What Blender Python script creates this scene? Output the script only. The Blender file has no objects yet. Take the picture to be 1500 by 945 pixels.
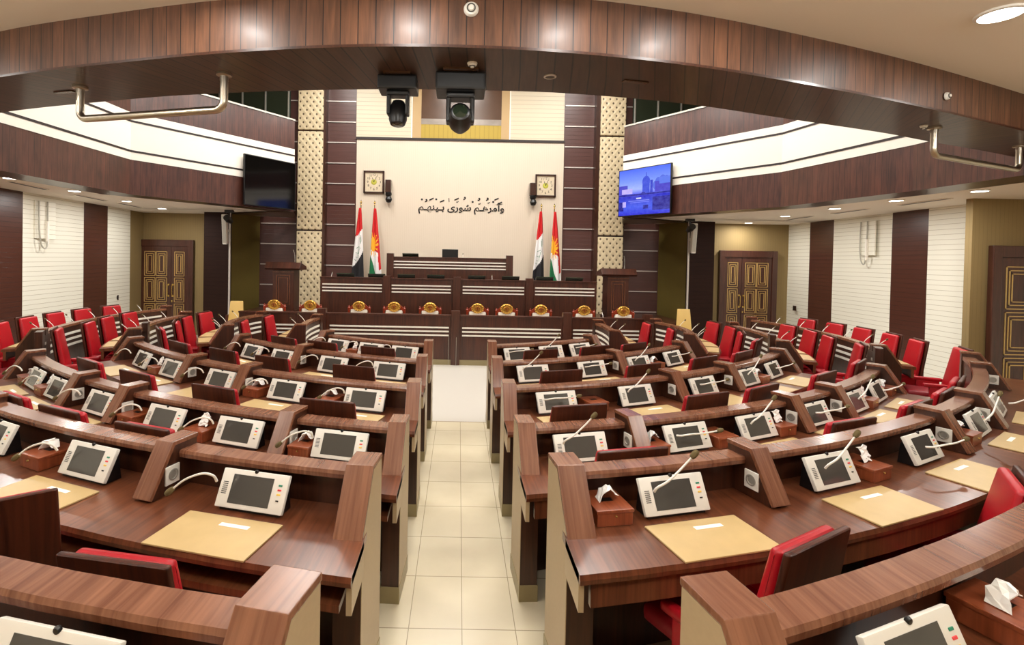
import bpy, bmesh, math, random
from mathutils import Vector, Matrix
random.seed(7)
sc = bpy.context.scene
COL = sc.collection
R = math.radians
PI = math.pi

# ------------------------------------------------------------------ helpers
def lin(c):
    return tuple(((x/255)/12.92 if x/255 <= .04045 else ((x/255+.055)/1.055)**2.4) for x in c) + (1,)

class NT:
    def __init__(s, name):
        s.m = bpy.data.materials.new(name); s.m.use_nodes = True
        s.t = s.m.node_tree; s.b = s.t.nodes['Principled BSDF']
    def n(s, kind, **kw):
        nd = s.t.nodes.new(kind)
        for k, v in kw.items(): setattr(nd, k, v)
        return nd
    def l(s, a, b): s.t.links.new(a, b)
    def math(s, op, a, b=None, c=None):
        nd = s.n('ShaderNodeMath', operation=op)
        for i, v in enumerate((a, b, c)):
            if v is None: continue
            if isinstance(v, (int, float)): nd.inputs[i].default_value = v
            else: s.l(v, nd.inputs[i])
        return nd.outputs[0]
    def mix(s, f, a, b):
        nd = s.n('ShaderNodeMix', data_type='RGBA')
        if isinstance(f, (int, float)): nd.inputs[0].default_value = f
        else: s.l(f, nd.inputs[0])
        for i, v in ((6, a), (7, b)):
            if isinstance(v, tuple): nd.inputs[i].default_value = v
            else: s.l(v, nd.inputs[i])
        return nd.outputs[2]
    def uv(s):
        o = s.n('ShaderNodeUVMap'); o.uv_map = 'UVMap'; return o.outputs[0]
    def xyz(s, vec):
        o = s.n('ShaderNodeSeparateXYZ'); s.l(vec, o.inputs[0]); return o.outputs
    def set(s, **kw):
        for k, v in kw.items():
            i = s.b.inputs[k]
            if isinstance(v, (int, float, tuple)): i.default_value = v
            else: s.l(v, i)
        return s

def plain(name, c, rough=.5, metal=0, spec=.5, coat=0, emit=None, es=0, noise=0, nscale=30):
    t = NT(name)
    t.set(**{'Base Color': lin(c), 'Roughness': rough, 'Metallic': metal, 'Specular IOR Level': spec, 'Coat Weight': coat, 'Coat Roughness': .12})
    if noise:
        nz = t.n('ShaderNodeTexNoise'); nz.inputs['Scale'].default_value = nscale
        nz.inputs['Detail'].default_value = 4
        co = t.n('ShaderNodeTexCoord'); t.l(co.outputs['Object'], nz.inputs['Vector'])
        lo = tuple(x*(1-noise) for x in lin(c)[:3])+(1,); hi = tuple(min(1, x*(1+noise)) for x in lin(c)[:3])+(1,)
        t.set(**{'Base Color': t.mix(nz.outputs['Fac'], lo, hi)})
    if emit:
        t.set(**{'Emission Color': lin(emit), 'Emission Strength': es})
    return t.m

def wood(name, c1, c2, rough=.32, fu=55., fv=2.2, period=0, groove=.006, axis=0, coat=.25, spec=.5):
    """grain runs along v of the uv map (metres); optional plank joints every `period` metres along u (axis 0) or v (axis 1)"""
    t = NT(name)
    o = t.xyz(t.uv()); u, v = o[0], o[1]
    def nz(su, sv, det):
        cb = t.n('ShaderNodeCombineXYZ'); t.l(t.math('MULTIPLY', u, su), cb.inputs[0]); t.l(t.math('MULTIPLY', v, sv), cb.inputs[1])
        oi = t.n('ShaderNodeObjectInfo'); t.l(t.math('MULTIPLY', oi.outputs['Random'], 37.), cb.inputs[2])
        q = t.n('ShaderNodeTexNoise'); q.inputs['Scale'].default_value = 1; q.inputs['Detail'].default_value = det
        q.inputs['Distortion'].default_value = .6
        t.l(cb.outputs[0], q.inputs['Vector']); return q.outputs['Fac']
    g = t.math('ADD', t.math('MULTIPLY', nz(fu, fv, 5), .65), t.math('MULTIPLY', nz(fu*.18, fv*.6, 3), .45))
    rp = t.n('ShaderNodeMapRange'); rp.inputs[1].default_value = .36; rp.inputs[2].default_value = .72
    t.l(g, rp.inputs[0]); fac = rp.outputs[0]
    col = t.mix(fac, lin(c1), lin(c2))
    if period:
        w = u if axis == 0 else v
        q = t.math('DIVIDE', w, period)
        wn = t.n('ShaderNodeTexWhiteNoise', noise_dimensions='1D'); t.l(t.math('FLOOR', q), wn.inputs['W'])
        dk = t.math('ADD', t.math('MULTIPLY', wn.outputs['Value'], .3), .82)
        mm = t.n('ShaderNodeMix', data_type='RGBA', blend_type='MULTIPLY'); mm.inputs[0].default_value = 1
        t.l(col, mm.inputs[6])
        cc = t.n('ShaderNodeCombineColor')
        for i in range(3): t.l(dk, cc.inputs[i])
        t.l(cc.outputs[0], mm.inputs[7]); col = mm.outputs[2]
        fr = t.math('FRACT', q)
        gm = t.math('LESS_THAN', fr, groove/period)
        col = t.mix(gm, col, lin((14, 8, 6)))
    t.set(**{'Base Color': col, 'Roughness': rough, 'Coat Weight': coat, 'Coat Roughness': .18, 'Specular IOR Level': spec})
    return t.m

def siding(name, c, groove_c, period, gw, rough=.45, axis=1, var=.0, streak=False):
    t = NT(name)
    o = t.xyz(t.uv()); w = o[axis]
    q = t.math('DIVIDE', w, period)
    gm = t.math('LESS_THAN', t.math('FRACT', q), gw/period)
    base = lin(c)
    if streak:
        cb = t.n('ShaderNodeCombineXYZ'); t.l(t.math('MULTIPLY', o[0], 2.), cb.inputs[0]); t.l(t.math('MULTIPLY', o[1], 45.), cb.inputs[1])
        nz = t.n('ShaderNodeTexNoise'); nz.inputs['Scale'].default_value = 1; nz.inputs['Detail'].default_value = 5; t.l(cb.outputs[0], nz.inputs['Vector'])
        base = t.mix(nz.outputs['Fac'], tuple(x*.65 for x in base[:3])+(1,), tuple(min(1, x*1.35) for x in base[:3])+(1,))
    col = t.mix(gm, base, lin(groove_c))
    bp = t.n('ShaderNodeBump'); bp.inputs['Strength'].default_value = .5; bp.inputs['Distance'].default_value = .006; bp.invert = True
    t.l(gm, bp.inputs['Height'])
    t.set(**{'Base Color': col, 'Roughness': rough, 'Normal': bp.outputs[0], 'Specular IOR Level': .15 if sum(c) < 90 else .5})
    return t.m

def tufted(name):
    t = NT(name); o = t.xyz(t.uv()); P = .17
    def lat(du, dv):
        a = t.math('SUBTRACT', t.math('FRACT', t.math('ADD', t.math('DIVIDE', o[0], P), du)), .5)
        b = t.math('SUBTRACT', t.math('FRACT', t.math('ADD', t.math('DIVIDE', o[1], P*1.25), dv)), .5)
        return t.math('SQRT', t.math('ADD', t.math('MULTIPLY', a, a), t.math('MULTIPLY', b, b)))
    d = t.math('MINIMUM', lat(0, 0), lat(.5, .5))
    dot = t.math('LESS_THAN', d, .13)
    bp = t.n('ShaderNodeBump'); bp.inputs['Strength'].default_value = .9; bp.inputs['Distance'].default_value = .03
    t.l(t.math('MINIMUM', d, .4), bp.inputs['Height'])
    t.set(**{'Base Color': t.mix(dot, lin((214, 196, 160)), lin((92, 76, 54))), 'Roughness': .42, 'Normal': bp.outputs[0]})
    return t.m

def tiles(name):
    t = NT(name); o = t.xyz(t.uv())
    def ln(w, off, per, g):
        f = t.math('FRACT', t.math('DIVIDE', t.math('SUBTRACT', w, off), per))
        return t.math('LESS_THAN', t.math('ABSOLUTE', t.math('SUBTRACT', f, .5)), g/per)
    near = t.math('LESS_THAN', o[1], 6.24)
    jl = t.math('MULTIPLY', t.math('MAXIMUM', ln(o[0], .057-.15, .30, .0022), ln(o[1], 2.73-.2275, .455, .0028)), near)
    edge = t.math('LESS_THAN', t.math('ABSOLUTE', t.math('SUBTRACT', o[1], 6.24)), .012)
    nz = t.n('ShaderNodeTexNoise'); nz.inputs['Scale'].default_value = 2.6; nz.inputs['Detail'].default_value = 6
    co = t.n('ShaderNodeTexCoord'); t.l(co.outputs['Object'], nz.inputs['Vector'])
    a = t.mix(nz.outputs['Fac'], lin((198, 186, 156)), lin((226, 214, 186)))
    b = t.mix(near, lin((204, 198, 188)), a)
    j = t.mix(t.math('MULTIPLY', jl, .75), b, lin((120, 104, 76)))
    j = t.mix(t.math('MULTIPLY', edge, .6), j, lin((130, 112, 84)))
    t.set(**{'Base Color': j, 'Roughness': .26, 'Specular IOR Level': .45})
    return t.m

M = {}
M['desk'] = wood('walnut desk wood', (70, 33, 18), (118, 68, 42), .28)
M['cap'] = wood('light walnut cap', (94, 53, 34), (138, 92, 67), .27)
M['dark'] = wood('dark walnut panel', (40, 20, 12), (72, 38, 22), .33)
M['shell'] = wood('chair shell veneer', (42, 16, 8), (78, 36, 19), .38, coat=.05, spec=.3)
M['podium'] = wood('podium walnut', (46, 21, 11), (82, 40, 23), .36)
M['beam'] = wood('beam planks', (66, 41, 27), (110, 72, 49), .46, fu=40, fv=3, period=.105, groove=.006, coat=.05)
M['soffit'] = wood('soffit planks', (58, 38, 26), (82, 55, 38), .5, fu=40, fv=3, period=.105, groove=.009)
M['fascia'] = wood('balcony fascia planks', (58, 30, 24), (92, 52, 40), .38, fu=30, fv=3, period=.09, groove=.004)
M['tissue_wood'] = wood('reddish box wood', (110, 50, 26), (150, 78, 46), .3)
M['door'] = wood('door wood', (52, 26, 18), (80, 44, 32), .35)
M['beige'] = plain('beige laminate', (172, 150, 116), .38, noise=.06, nscale=60)
M['plinth'] = plain('brushed beige plinth', (150, 136, 100), .35, metal=.25)
M['red'] = plain('red leather', (166, 16, 28), .36, spec=.45, noise=.1, nscale=8)
M['redseat'] = plain('crimson seat leather', (134, 12, 26), .45)
M['pad'] = plain('gold desk pad', (188, 160, 110), .36, noise=.12, nscale=9)
M['white'] = plain('white plastic', (226, 222, 212), .35)
M['paper'] = plain('white paper', (245, 243, 238), .8)
M['label'] = plain('label strip', (244, 240, 228), .35)
M['black'] = plain('black plastic', (14, 14, 15), .35)
M['slit'] = plain('dark slots', (60, 58, 54), .6)
M['screen'] = plain('unit screen glass', (70, 68, 64), .07, spec=.6)
M['tvblack'] = plain('television glass off', (6, 6, 7), .08)
M['green'] = plain('green button', (40, 130, 100), .4)
M['redb'] = plain('red button', (226, 70, 76), .4)
M['yellow'] = plain('yellow button', (240, 200, 90), .4)
M['foam'] = plain('olive microphone foam', (92, 78, 46), .95)
M['chrome'] = plain('chrome', (200, 200, 200), .18, metal=1)
M['steel'] = plain('brushed steel pipe', (196, 186, 168), .28, metal=1)
M['silver'] = plain('silver strip', (208, 200, 192), .35, metal=.3)
M['stripe'] = plain('pale inlay stripe', (236, 230, 216), .35)
M['gold'] = plain('gilded carving', (196, 148, 62), .35, metal=.6)
M['inlay'] = plain('gold door inlay', (206, 172, 106), .35, metal=.25)
M['brass'] = plain('brass', (214, 184, 110), .25, metal=.9)
M['mahog'] = plain('mahogany frame', (140, 50, 26), .3, coat=.3)
M['cream'] = plain('cream upholstery', (238, 228, 212), .6)
M['floor'] = tiles('beige floor tiles')
M['ceil'] = plain('painted ceiling', (244, 236, 222), .7)
M['ceilw'] = plain('white painted ceiling', (236, 226, 212), .7)
M['soffplain'] = plain('brown gloss soffit', (70, 52, 36), .3)
M['stagewall'] = siding('cream textile wall', (222, 208, 188), (210, 194, 172), .05, .004, .6, axis=0)
M['creamside'] = siding('cream wall boards', (240, 236, 220), (186, 176, 150), .085, .006)
M['uppside'] = siding('cream upper boards', (214, 202, 176), (170, 156, 130), .11, .007)
M['brownside'] = siding('brown wall boards', (78, 44, 34), (34, 18, 14), .085, .005, .3, streak=True)
M['slat'] = siding('stage side boards', (84, 52, 46), (66, 40, 34), .11, .004, .35, streak=True)
M['darkside'] = siding('dark boards', (40, 21, 14), (24, 12, 9), .1, .005, .65, streak=True)
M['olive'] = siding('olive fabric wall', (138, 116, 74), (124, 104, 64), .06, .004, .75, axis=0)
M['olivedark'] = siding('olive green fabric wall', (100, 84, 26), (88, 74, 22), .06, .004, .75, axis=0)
M['tuft'] = tufted('tufted cream panel')
M['whitepanel'] = plain('white balcony panel', (244, 238, 226), .45)
M['line'] = plain('dark line', (34, 18, 14), .5)
M['lamp'] = plain('lit downlight diffuser', (255, 255, 255), .5, emit=(255, 250, 240), es=14)
M['lampring'] = plain('downlight ring', (240, 238, 230), .4)
M['glassgreen'] = plain('dark green glass', (34, 44, 32), .06, spec=.8)
M['frame'] = plain('pale metal frame', (180, 176, 166), .35, metal=.5)
M['yellowwall'] = siding('yellow lit room', (176, 150, 56), (150, 124, 44), .12, .01, .6, axis=0)
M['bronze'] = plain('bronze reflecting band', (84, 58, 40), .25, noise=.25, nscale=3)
M['greyband'] = plain('grey painted reflection', (150, 140, 130), .25, noise=.3, nscale=5)
M['tan'] = plain('tan reveal', (186, 156, 110), .5)
M['fred'] = plain('flag red cloth', (206, 30, 32), .75)
M['fwhite'] = plain('flag white cloth', (240, 238, 236), .75)
M['fblack'] = plain('flag black cloth', (26, 24, 28), .75)
M['fgreen'] = plain('flag green cloth', (16, 110, 64), .75)
M['fsun'] = plain('flag sun yellow cloth', (246, 178, 40), .75)
M['fringe'] = plain('gold fringe', (206, 170, 86), .8)
M['ink'] = plain('black lettering', (14, 12, 10), .4)
M['yelchair'] = plain('tan yellow vinyl', (214, 178, 104), .45)
M['face'] = plain('clock face', (216, 200, 172), .5, noise=.08, nscale=20)
M['emblem'] = plain('yellow green emblem', (190, 186, 70), .5)
M['cable'] = plain('grey cable', (176, 172, 158), .5)

def tvpicture():
    t = NT('lit television picture'); o = t.xyz(t.uv()); u, v = o[0], o[1]
    def box(x0, x1, y0, y1):
        a = t.math('MULTIPLY', t.math('GREATER_THAN', u, x0), t.math('LESS_THAN', u, x1))
        b = t.math('MULTIPLY', t.math('GREATER_THAN', v, y0), t.math('LESS_THAN', v, y1))
        return t.math('MULTIPLY', a, b)
    ramp = t.n('ShaderNodeValToRGB'); t.l(v, ramp.inputs[0])
    el = ramp.color_ramp.elements
    el[0].position = 0; el[0].color = lin((44, 40, 214)); el[1].position = 1; el[1].color = lin((84, 116, 255))
    for p, c in ((.18, (70, 96, 240)), (.40, (34, 36, 196)), (.47, (110, 120, 250)), (.56, (176, 196, 255)), (.75, (130, 160, 255))):
        e = el.new(p); e.color = lin(c)
    col = ramp.outputs[0]
    nz = t.n('ShaderNodeTexNoise'); nz.inputs['Scale'].default_value = 14; nz.inputs['Detail'].default_value = 5; t.l(t.uv(), nz.inputs['Vector'])
    n = nz.outputs['Fac']
    deep, mid, pale = lin((30, 26, 140)), lin((80, 72, 200)), lin((206, 190, 255))
    def lay(mask, c):
        nonlocal col
        col = t.mix(mask, col, c)
    lay(box(0, .18, .42, .66), mid); lay(box(.06, .28, .47, .58), pale)
    lay(box(.48, .62, .46, .68), lin((66, 86, 220))); lay(box(.543, .557, .8, .9), lin((60, 80, 214)))
    def disc(x0, y0, rx, ry):
        a = t.math('DIVIDE', t.math('SUBTRACT', u, x0), rx); b = t.math('DIVIDE', t.math('SUBTRACT', v, y0), ry)
        return t.math('LESS_THAN', t.math('ADD', t.math('MULTIPLY', a, a), t.math('MULTIPLY', b, b)), 1.0)
    lay(disc(.55, .70, .075, .12), lin((66, 86, 220)))
    for tx_, ty_ in ((.78, .66), (.86, .70), (.93, .68), (.74, .6)): lay(disc(tx_, ty_, .06, .1), lin((92, 116, 232)))
    for bx_ in range(5): lay(box(.74+bx_*.05, .76+bx_*.05, .47, .6), lin((150, 130, 240)))
    lay(disc(.5, .455, .04, .03), deep)
    lay(box(.63, .68, .46, .72), lin((56, 70, 200))); lay(box(.72, 1, .46, .68), mid); lay(box(.8, 1, .62, .76), lin((100, 130, 240)))
    lay(box(.0, 1, .42, .455), deep); lay(box(.68, 1, .08, .36), deep); lay(box(0, .1, .1, .3), deep)
    lay(box(.08, .15, .18, .3), pale); lay(box(.5, .6, .12, .2), deep)
    lay(box(.36, .46, .345, .37), lin((240, 240, 255))); lay(box(.2, .62, .30, .312), lin((150, 160, 255))); lay(box(.24, .62, .265, .277), lin((130, 144, 255)))
    col = t.mix(t.math('MULTIPLY', t.math('SUBTRACT', n, .35), .7), col, lin((120, 130, 255)))
    t.set(**{'Base Color': lin((5, 5, 10)), 'Roughness': .15, 'Emission Color': col, 'Emission Strength': 1.0})
    return t.m
M['tvpic'] = tvpicture()

def box_uv(me):
    uvl = me.uv_layers.new(name='UVMap')
    for p in me.polygons:
        n = p.normal; a = max(range(3), key=lambda i: abs(n[i]))
        for li in p.loop_indices:
            c = me.vertices[me.loops[li].vertex_index].co
            uvl.data[li].uv = ((c.x, c.y) if a == 2 else (c.y, c.z) if a == 0 else (c.x, c.z))

def link(name, me, parent=None, loc=None, rot=None):
    o = bpy.data.objects.new(name, me); COL.objects.link(o)
    if parent: o.parent = parent
    if loc: o.location = loc
    if rot: o.rotation_euler = rot
    return o

class MB:
    """collects shapes into one mesh"""
    def __init__(s): s.bm = bmesh.new(); s.uvs = None
    def box(s, x0, x1, y0, y1, z0, z1, bev=0, seg=2, mat=None):
        vs = [s.bm.verts.new((x, y, z)) for x in (x0, x1) for y in (y0, y1) for z in (z0, z1)]
        fs = [s.bm.faces.new([vs[i] for i in q]) for q in ((0, 1, 3, 2), (4, 6, 7, 5), (0, 4, 5, 1), (2, 3, 7, 6), (0, 2, 6, 4), (1, 5, 7, 3))]
        if mat:
            for v in vs: v.co = mat @ v.co
        if bev:
            es = list({e for f in fs for e in f.edges})
            bmesh.ops.bevel(s.bm, geom=es, offset=bev, segments=seg, profile=.6, affect='EDGES')
        return s
    def hexa(s, pts, bev=0, seg=2):
        """8 points: bottom loop of 4, top loop of 4"""
        vs = [s.bm.verts.new(p) for p in pts]
        fs = [s.bm.faces.new([vs[i] for i in q]) for q in ((3, 2, 1, 0), (4, 5, 6, 7), (0, 1, 5, 4), (1, 2, 6, 5), (2, 3, 7, 6), (3, 0, 4, 7))]
        if bev:
            es = list({e for f in fs for e in f.edges})
            bmesh.ops.bevel(s.bm, geom=es, offset=bev, segments=seg, profile=.6, affect='EDGES')
        return s
    def prism(s, prof, x0, x1, axis='x', bev=0):
        """profile of (a,b) pairs extruded along an axis: x -> (y,z), y -> (x,z), z -> (x,y)"""
        def P(a, b, t): return (t, a, b) if axis == 'x' else (a, t, b) if axis == 'y' else (a, b, t)
        A = [s.bm.verts.new(P(a, b, x0)) for a, b in prof]; B = [s.bm.verts.new(P(a, b, x1)) for a, b in prof]
        fs = [s.bm.faces.new(A), s.bm.faces.new(B[::-1])]
        k = len(prof)
        for i in range(k): fs.append(s.bm.faces.new((A[i], B[i], B[(i+1) % k], A[(i+1) % k])))
        bmesh.ops.recalc_face_normals(s.bm, faces=fs)
        if bev:
            es = list({e for f in fs for e in f.edges})
            bmesh.ops.bevel(s.bm, geom=es, offset=bev, segments=2, profile=.6, affect='EDGES')
        return s
    def tube(s, pts, r, n=8, r1=None, cap=True):
        pts = [Vector(p) for p in pts]; rings = []
        up = Vector((0, 0, 1))
        d0 = (pts[1]-pts[0]).normalized()
        a = d0.cross(up)
        if a.length < .05: a = d0.cross(Vector((1, 0, 0)))
        a.normalize()
        for i, p in enumerate(pts):
            d = ((pts[min(i+1, len(pts)-1)]-pts[max(i-1, 0)])).normalized()
            a = (a - d*a.dot(d)).normalized(); b = d.cross(a)
            rr = r if r1 is None else r+(r1-r)*i/(len(pts)-1)
            rings.append([s.bm.verts.new(p+(a*math.cos(2*PI*k/n)+b*math.sin(2*PI*k/n))*rr) for k in range(n)])
        fs = []
        for i in range(len(rings)-1):
            for k in range(n): fs.append(s.bm.faces.new((rings[i][k], rings[i][(k+1) % n], rings[i+1][(k+1) % n], rings[i+1][k])))
        if cap: fs += [s.bm.faces.new(rings[0][::-1]), s.bm.faces.new(rings[-1])]
        return s
    def lathe(s, prof, n=20, mat=None):
        """profile of (r,z) turned about z"""
        rings = []
        for r, z in prof:
            if r < 1e-5: rings.append([s.bm.verts.new((0, 0, z))])
            else: rings.append([s.bm.verts.new((r*math.cos(2*PI*k/n), r*math.sin(2*PI*k/n), z)) for k in range(n)])
        fs = []
        for i in range(len(rings)-1):
            A, B = rings[i], rings[i+1]
            for k in range(n):
                a = [A[k % len(A)], A[(k+1) % len(A)], B[(k+1) % len(B)], B[k % len(B)]]
                u = []
                for v in a:
                    if v not in u: u.append(v)
                if len(u) > 2: fs.append(s.bm.faces.new(u))
        if mat:
            for v in {v for q in rings for v in q}: v.co = mat @ v.co
        bmesh.ops.recalc_face_normals(s.bm, faces=fs)
        return s
    def quad(s, *pts):
        s.bm.faces.new([s.bm.verts.new(p) for p in pts]); return s
    def build(s, name, m, parent=None, smooth=False, loc=None, rot=None):
        me = bpy.data.meshes.new(name); s.bm.to_mesh(me); s.bm.free()
        me.materials.append(m)
        if not me.uv_layers: box_uv(me)
        if smooth:
            for p in me.polygons: p.use_smooth = True
            try: me.set_sharp_from_angle(angle=R(38))
            except Exception: pass
        return link(name, me, parent, loc, rot)

def thing(name, label, cat, loc=(0, 0, 0), rz=0, group=None):
    o = bpy.data.objects.new(name, None); COL.objects.link(o)
    o.empty_display_size = .1
    o.location = loc; o.rotation_euler = (0, 0, rz)
    o['label'] = label; o['category'] = cat
    if group: o['group'] = group
    return o
def tag(o, label, cat, group=None):
    o['label'] = label; o['category'] = cat
    if group: o['group'] = group
    return o
def struct(o):
    o['kind'] = 'structure'; return o

KIDS = {}
def kids(o): return [c for c in o.children]
def dup(root, loc, rz, label, group=None):
    r = root.copy(); COL.objects.link(r); r.location = loc; r.rotation_euler = (0, 0, rz)
    r['label'] = label
    if group: r['group'] = group
    for ch in KIDS[root.name]:
        c = ch[0].copy(); COL.objects.link(c); c.parent = r
        for g in ch[1]:
            d = g.copy(); COL.objects.link(d); d.parent = c
    return r
def reg(root):
    bpy.context.view_layer.update()
    KIDS[root.name] = [(c, list(c.children)) for c in root.children]

def pt(C, r, a):
    return (C[0]+r*math.sin(a), C[1]-r*math.cos(a))

# swept profile around a vertical axis through C ; per-vertex start angle lets the aisle end be cut square
def sweep(name, prof, C, a0, a1, m, parent, clipx=None, step=1.6):
    n = max(2, int(abs(math.degrees(a1-a0))/step)+1)
    k = len(prof); vs = []; fs = []; uvs = []
    per = [0]
    for i in range(k): per.append(per[-1]+math.dist(prof[i], prof[(i+1) % k]))
    for j in range(n+1):
        for r, z in prof:
            s0 = a0 if clipx is None else math.asin(max(-1, min(1, (clipx-C[0])/r)))
            a = s0+(a1-s0)*j/n
            x, y = pt(C, r, a); vs.append((x, y, z))
    for j in range(n):
        for i in range(k):
            i2 = (i+1) % k
            fs.append((j*k+i, j*k+i2, (j+1)*k+i2, (j+1)*k+i))
    fs.append(tuple(range(k))[::-1]); fs.append(tuple(n*k+i for i in range(k)))
    me = bpy.data.meshes.new(name); me.from_pydata(vs, [], fs)
    uvl = me.uv_layers.new(name='UVMap'); rm = sum(r for r, z in prof)/k
    for pi, p in enumerate(me.polygons):
        for q, li in enumerate(p.loop_indices):
            if pi < n*k:
                j = pi//k; i = pi % k
                jj = j+(0 if q < 2 else 1); ii = i if q in (0, 3) else i+1
                uvl.data[li].uv = (abs(a1-a0)*rm*jj/n, per[ii])
            else:
                r, z = prof[me.loops[li].vertex_index % k]; uvl.data[li].uv = (r, z)
    bm = bmesh.new(); bm.from_mesh(me); bmesh.ops.recalc_face_normals(bm, faces=bm.faces[:]); bm.to_mesh(me); bm.free()
    me.materials.append(m)
    for p in me.polygons: p.use_smooth = True
    me.set_sharp_from_angle(angle=R(30))
    return link(name, me, parent)

# ------------------------------------------------------------------ camera
H = 2.08; F = 720.0; rho = R(1.1); pit = R(-.83)
fw = Vector((0, math.cos(pit), math.sin(pit))); r0 = Vector((1, 0, 0)); u0 = r0.cross(fw)
rr = math.cos(rho)*r0+math.sin(rho)*u0; uu = -math.sin(rho)*r0+math.cos(rho)*u0
cd = bpy.data.cameras.new('camera'); cam = bpy.data.objects.new('camera', cd); COL.objects.link(cam)
cam.matrix_world = Matrix(((rr.x, uu.x, -fw.x, 0), (rr.y, uu.y, -fw.y, 0), (rr.z, uu.z, -fw.z, H), (0, 0, 0, 1)))
cd.sensor_width = 36; cd.lens = F*36/1500; cd.shift_x = 78/1500; cd.shift_y = -83.1/1500; cd.clip_start = .02; cd.clip_end = 100
sc.camera = cam

# ------------------------------------------------------------------ room shell
struct(MB().quad((-9, -2, 0), (9, -2, 0), (9, 14, 0), (-9, 14, 0)).build('floor', M['floor']))
CT = 3.62                                   # ceiling over the rear rows
near = [(-9, 6.1), (-5.4, 4.42), (-4.2, 3.9), (-3.27, 3.49), (-2.25, 3.19), (-1.42, 2.99), (-.71, 2.88), (-.04, 2.85), (.63, 2.90), (1.36, 3.04), (2.23, 3.30), (3.36, 3.70), (4.96, 4.35), (6.2, 4.9), (9, 6.2)]
far = [(-9, 6.6), (-5.4, 5.02), (-4.1, 4.39), (-2.63, 3.93), (-1.9, 3.76), (-1.2, 3.65), (-.6, 3.59), (.0, 3.57), (.76, 3.60), (1.69, 3.78), (2.63, 4.09), (3.8, 4.48), (4.55, 4.78), (6.11, 5.40), (9, 6.75)]
def smooth(P, n=8):
    out = []
    for i in range(len(P)-1):
        p0 = Vector(P[max(i-1, 0)]); p1 = Vector(P[i]); p2 = Vector(P[i+1]); p3 = Vector(P[min(i+2, len(P)-1)])
        for k in range(n):
            t = k/n
            out.append(.5*((2*p1)+(p2-p0)*t+(2*p0-5*p1+4*p2-p3)*t*t+(3*p1-p0-3*p2+p3)*t**3))
    out.append(Vector(P[-1])); return out
NS, FS = smooth(near), smooth(far)
def strip(name, A, B, m, parent=None, swapv=False):
    """A and B: lists of 3d points; uv u = arc length"""
    vs = [tuple(p) for p in A]+[tuple(p) for p in B]; n = len(A)
    fs = [(i, i+1, n+i+1, n+i) for i in range(n-1)]
    me = bpy.data.meshes.new(name); me.from_pydata(vs, [], fs)
    L = [0]
    for i in range(n-1): L.append(L[-1]+(Vector(A[i+1])-Vector(A[i])).length)
    W = [(Vector(A[i])-Vector(B[i])).length for i in range(n)]
    uvl = me.uv_layers.new(name='UVMap')
    for p in me.polygons:
        for li in p.loop_indices:
            v = me.loops[li].vertex_index
            uvl.data[li].uv = (L[v % n], 0 if v < n else W[v % n])
    me.materials.append(m)
    return link(name, me, parent)
ZB = 3.30
beam = bpy.data.objects.new('ceiling_beam', None); COL.objects.link(beam); struct(beam)
strip('beam_face', [(p.x, p.y, CT+.02) for p in NS], [(p.x, p.y, ZB) for p in NS], M['beam'], beam)
strip('beam_soffit', [(p.x, p.y, ZB) for p in NS], [(p.x, p.y, ZB) for p in FS], M['soffit'], beam)
strip('beam_rear_face', [(p.x, p.y, ZB) for p in FS], [(p.x, p.y, 7.25) for p in FS], M['beam'], beam)
strip('beam_edge_trim', [(p.x, p.y-.004, ZB-.004) for p in NS], [(p.x, p.y-.004, ZB+.012) for p in NS], M['dark'], beam)
struct(strip('ceiling', [(p.x, -2, CT) for p in NS], [(p.x, p.y+.01, CT) for p in NS], M['ceil']))
struct(MB().quad((-9, 3, 7.2), (9, 3, 7.2), (9, 14, 7.2), (-9, 14, 7.2)).build('ceiling_hall', M['ceilw']))
struct(MB().box(8.95, 9, -2, 7.2, 0, 3.3).build('wall_right_rear', M['creamside']))
struct(MB().box(-9, 9, -2.1, -2, 0, 4).build('wall_back', M['stagewall']))

# stage wall
struct(MB().box(-5.3, 5.3, 13.02, 13.1, 0, 7.25).build('wall_stage', M['slat']))
struct(MB().box(-2.74, 2.71, 12.97, 13.02, 0, 5.17).build('wall_stage_panel', M['stagewall']))
struct(MB().box(-2.76, -1.30, 12.97, 13.02, 5.23, 7.2).build('wall_stage_upper_left', M['uppside']))
struct(MB().box(1.27, 2.70, 12.97, 13.02, 5.23, 7.2).build('wall_stage_upper_right', M['uppside']))
struct(MB().box(-2.76, 2.72, 12.94, 13.02, 5.17, 5.23).build('trim_1', M['line']))
w = struct(bpy.data.objects.new('window_1', None)); COL.objects.link(w)
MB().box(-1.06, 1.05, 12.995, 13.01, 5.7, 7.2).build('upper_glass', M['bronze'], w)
MB().box(-1.06, 1.05, 12.99, 13.01, 5.60, 5.75).build('reflected_band', M['greyband'], w)  # reflection in the glass, put into the grey colour
MB().box(-1.06, 1.05, 12.995, 13.01, 5.23, 5.60).build('lit_room_glass', M['yellowwall'], w)
MB().box(-1.30, -1.06, 12.98, 13.01, 5.23, 7.2).box(1.05, 1.27, 12.98, 13.01, 5.23, 7.2).build('reveal', M['tan'], w)
MB().box(-1.32, -1.29, 12.96, 13.0, 5.23, 7.2).box(1.26, 1.29, 12.96, 13.0, 5.23, 7.2).build('window_frame', M['whitepanel'], w)
# silver strips between the boards, both sides of the stage
for i, (x0, x1) in enumerate(((-5.25, -4.25), (-3.57, -2.78), (2.74, 3.58), (4.27, 5.25))):
    m = MB()
    for k in range(12): m.box(x0, x1, 12.995, 13.02, .75+k*.54, .775+k*.54)
    struct(m.build('trim_%d' % (i+2), M['silver']))
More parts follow.
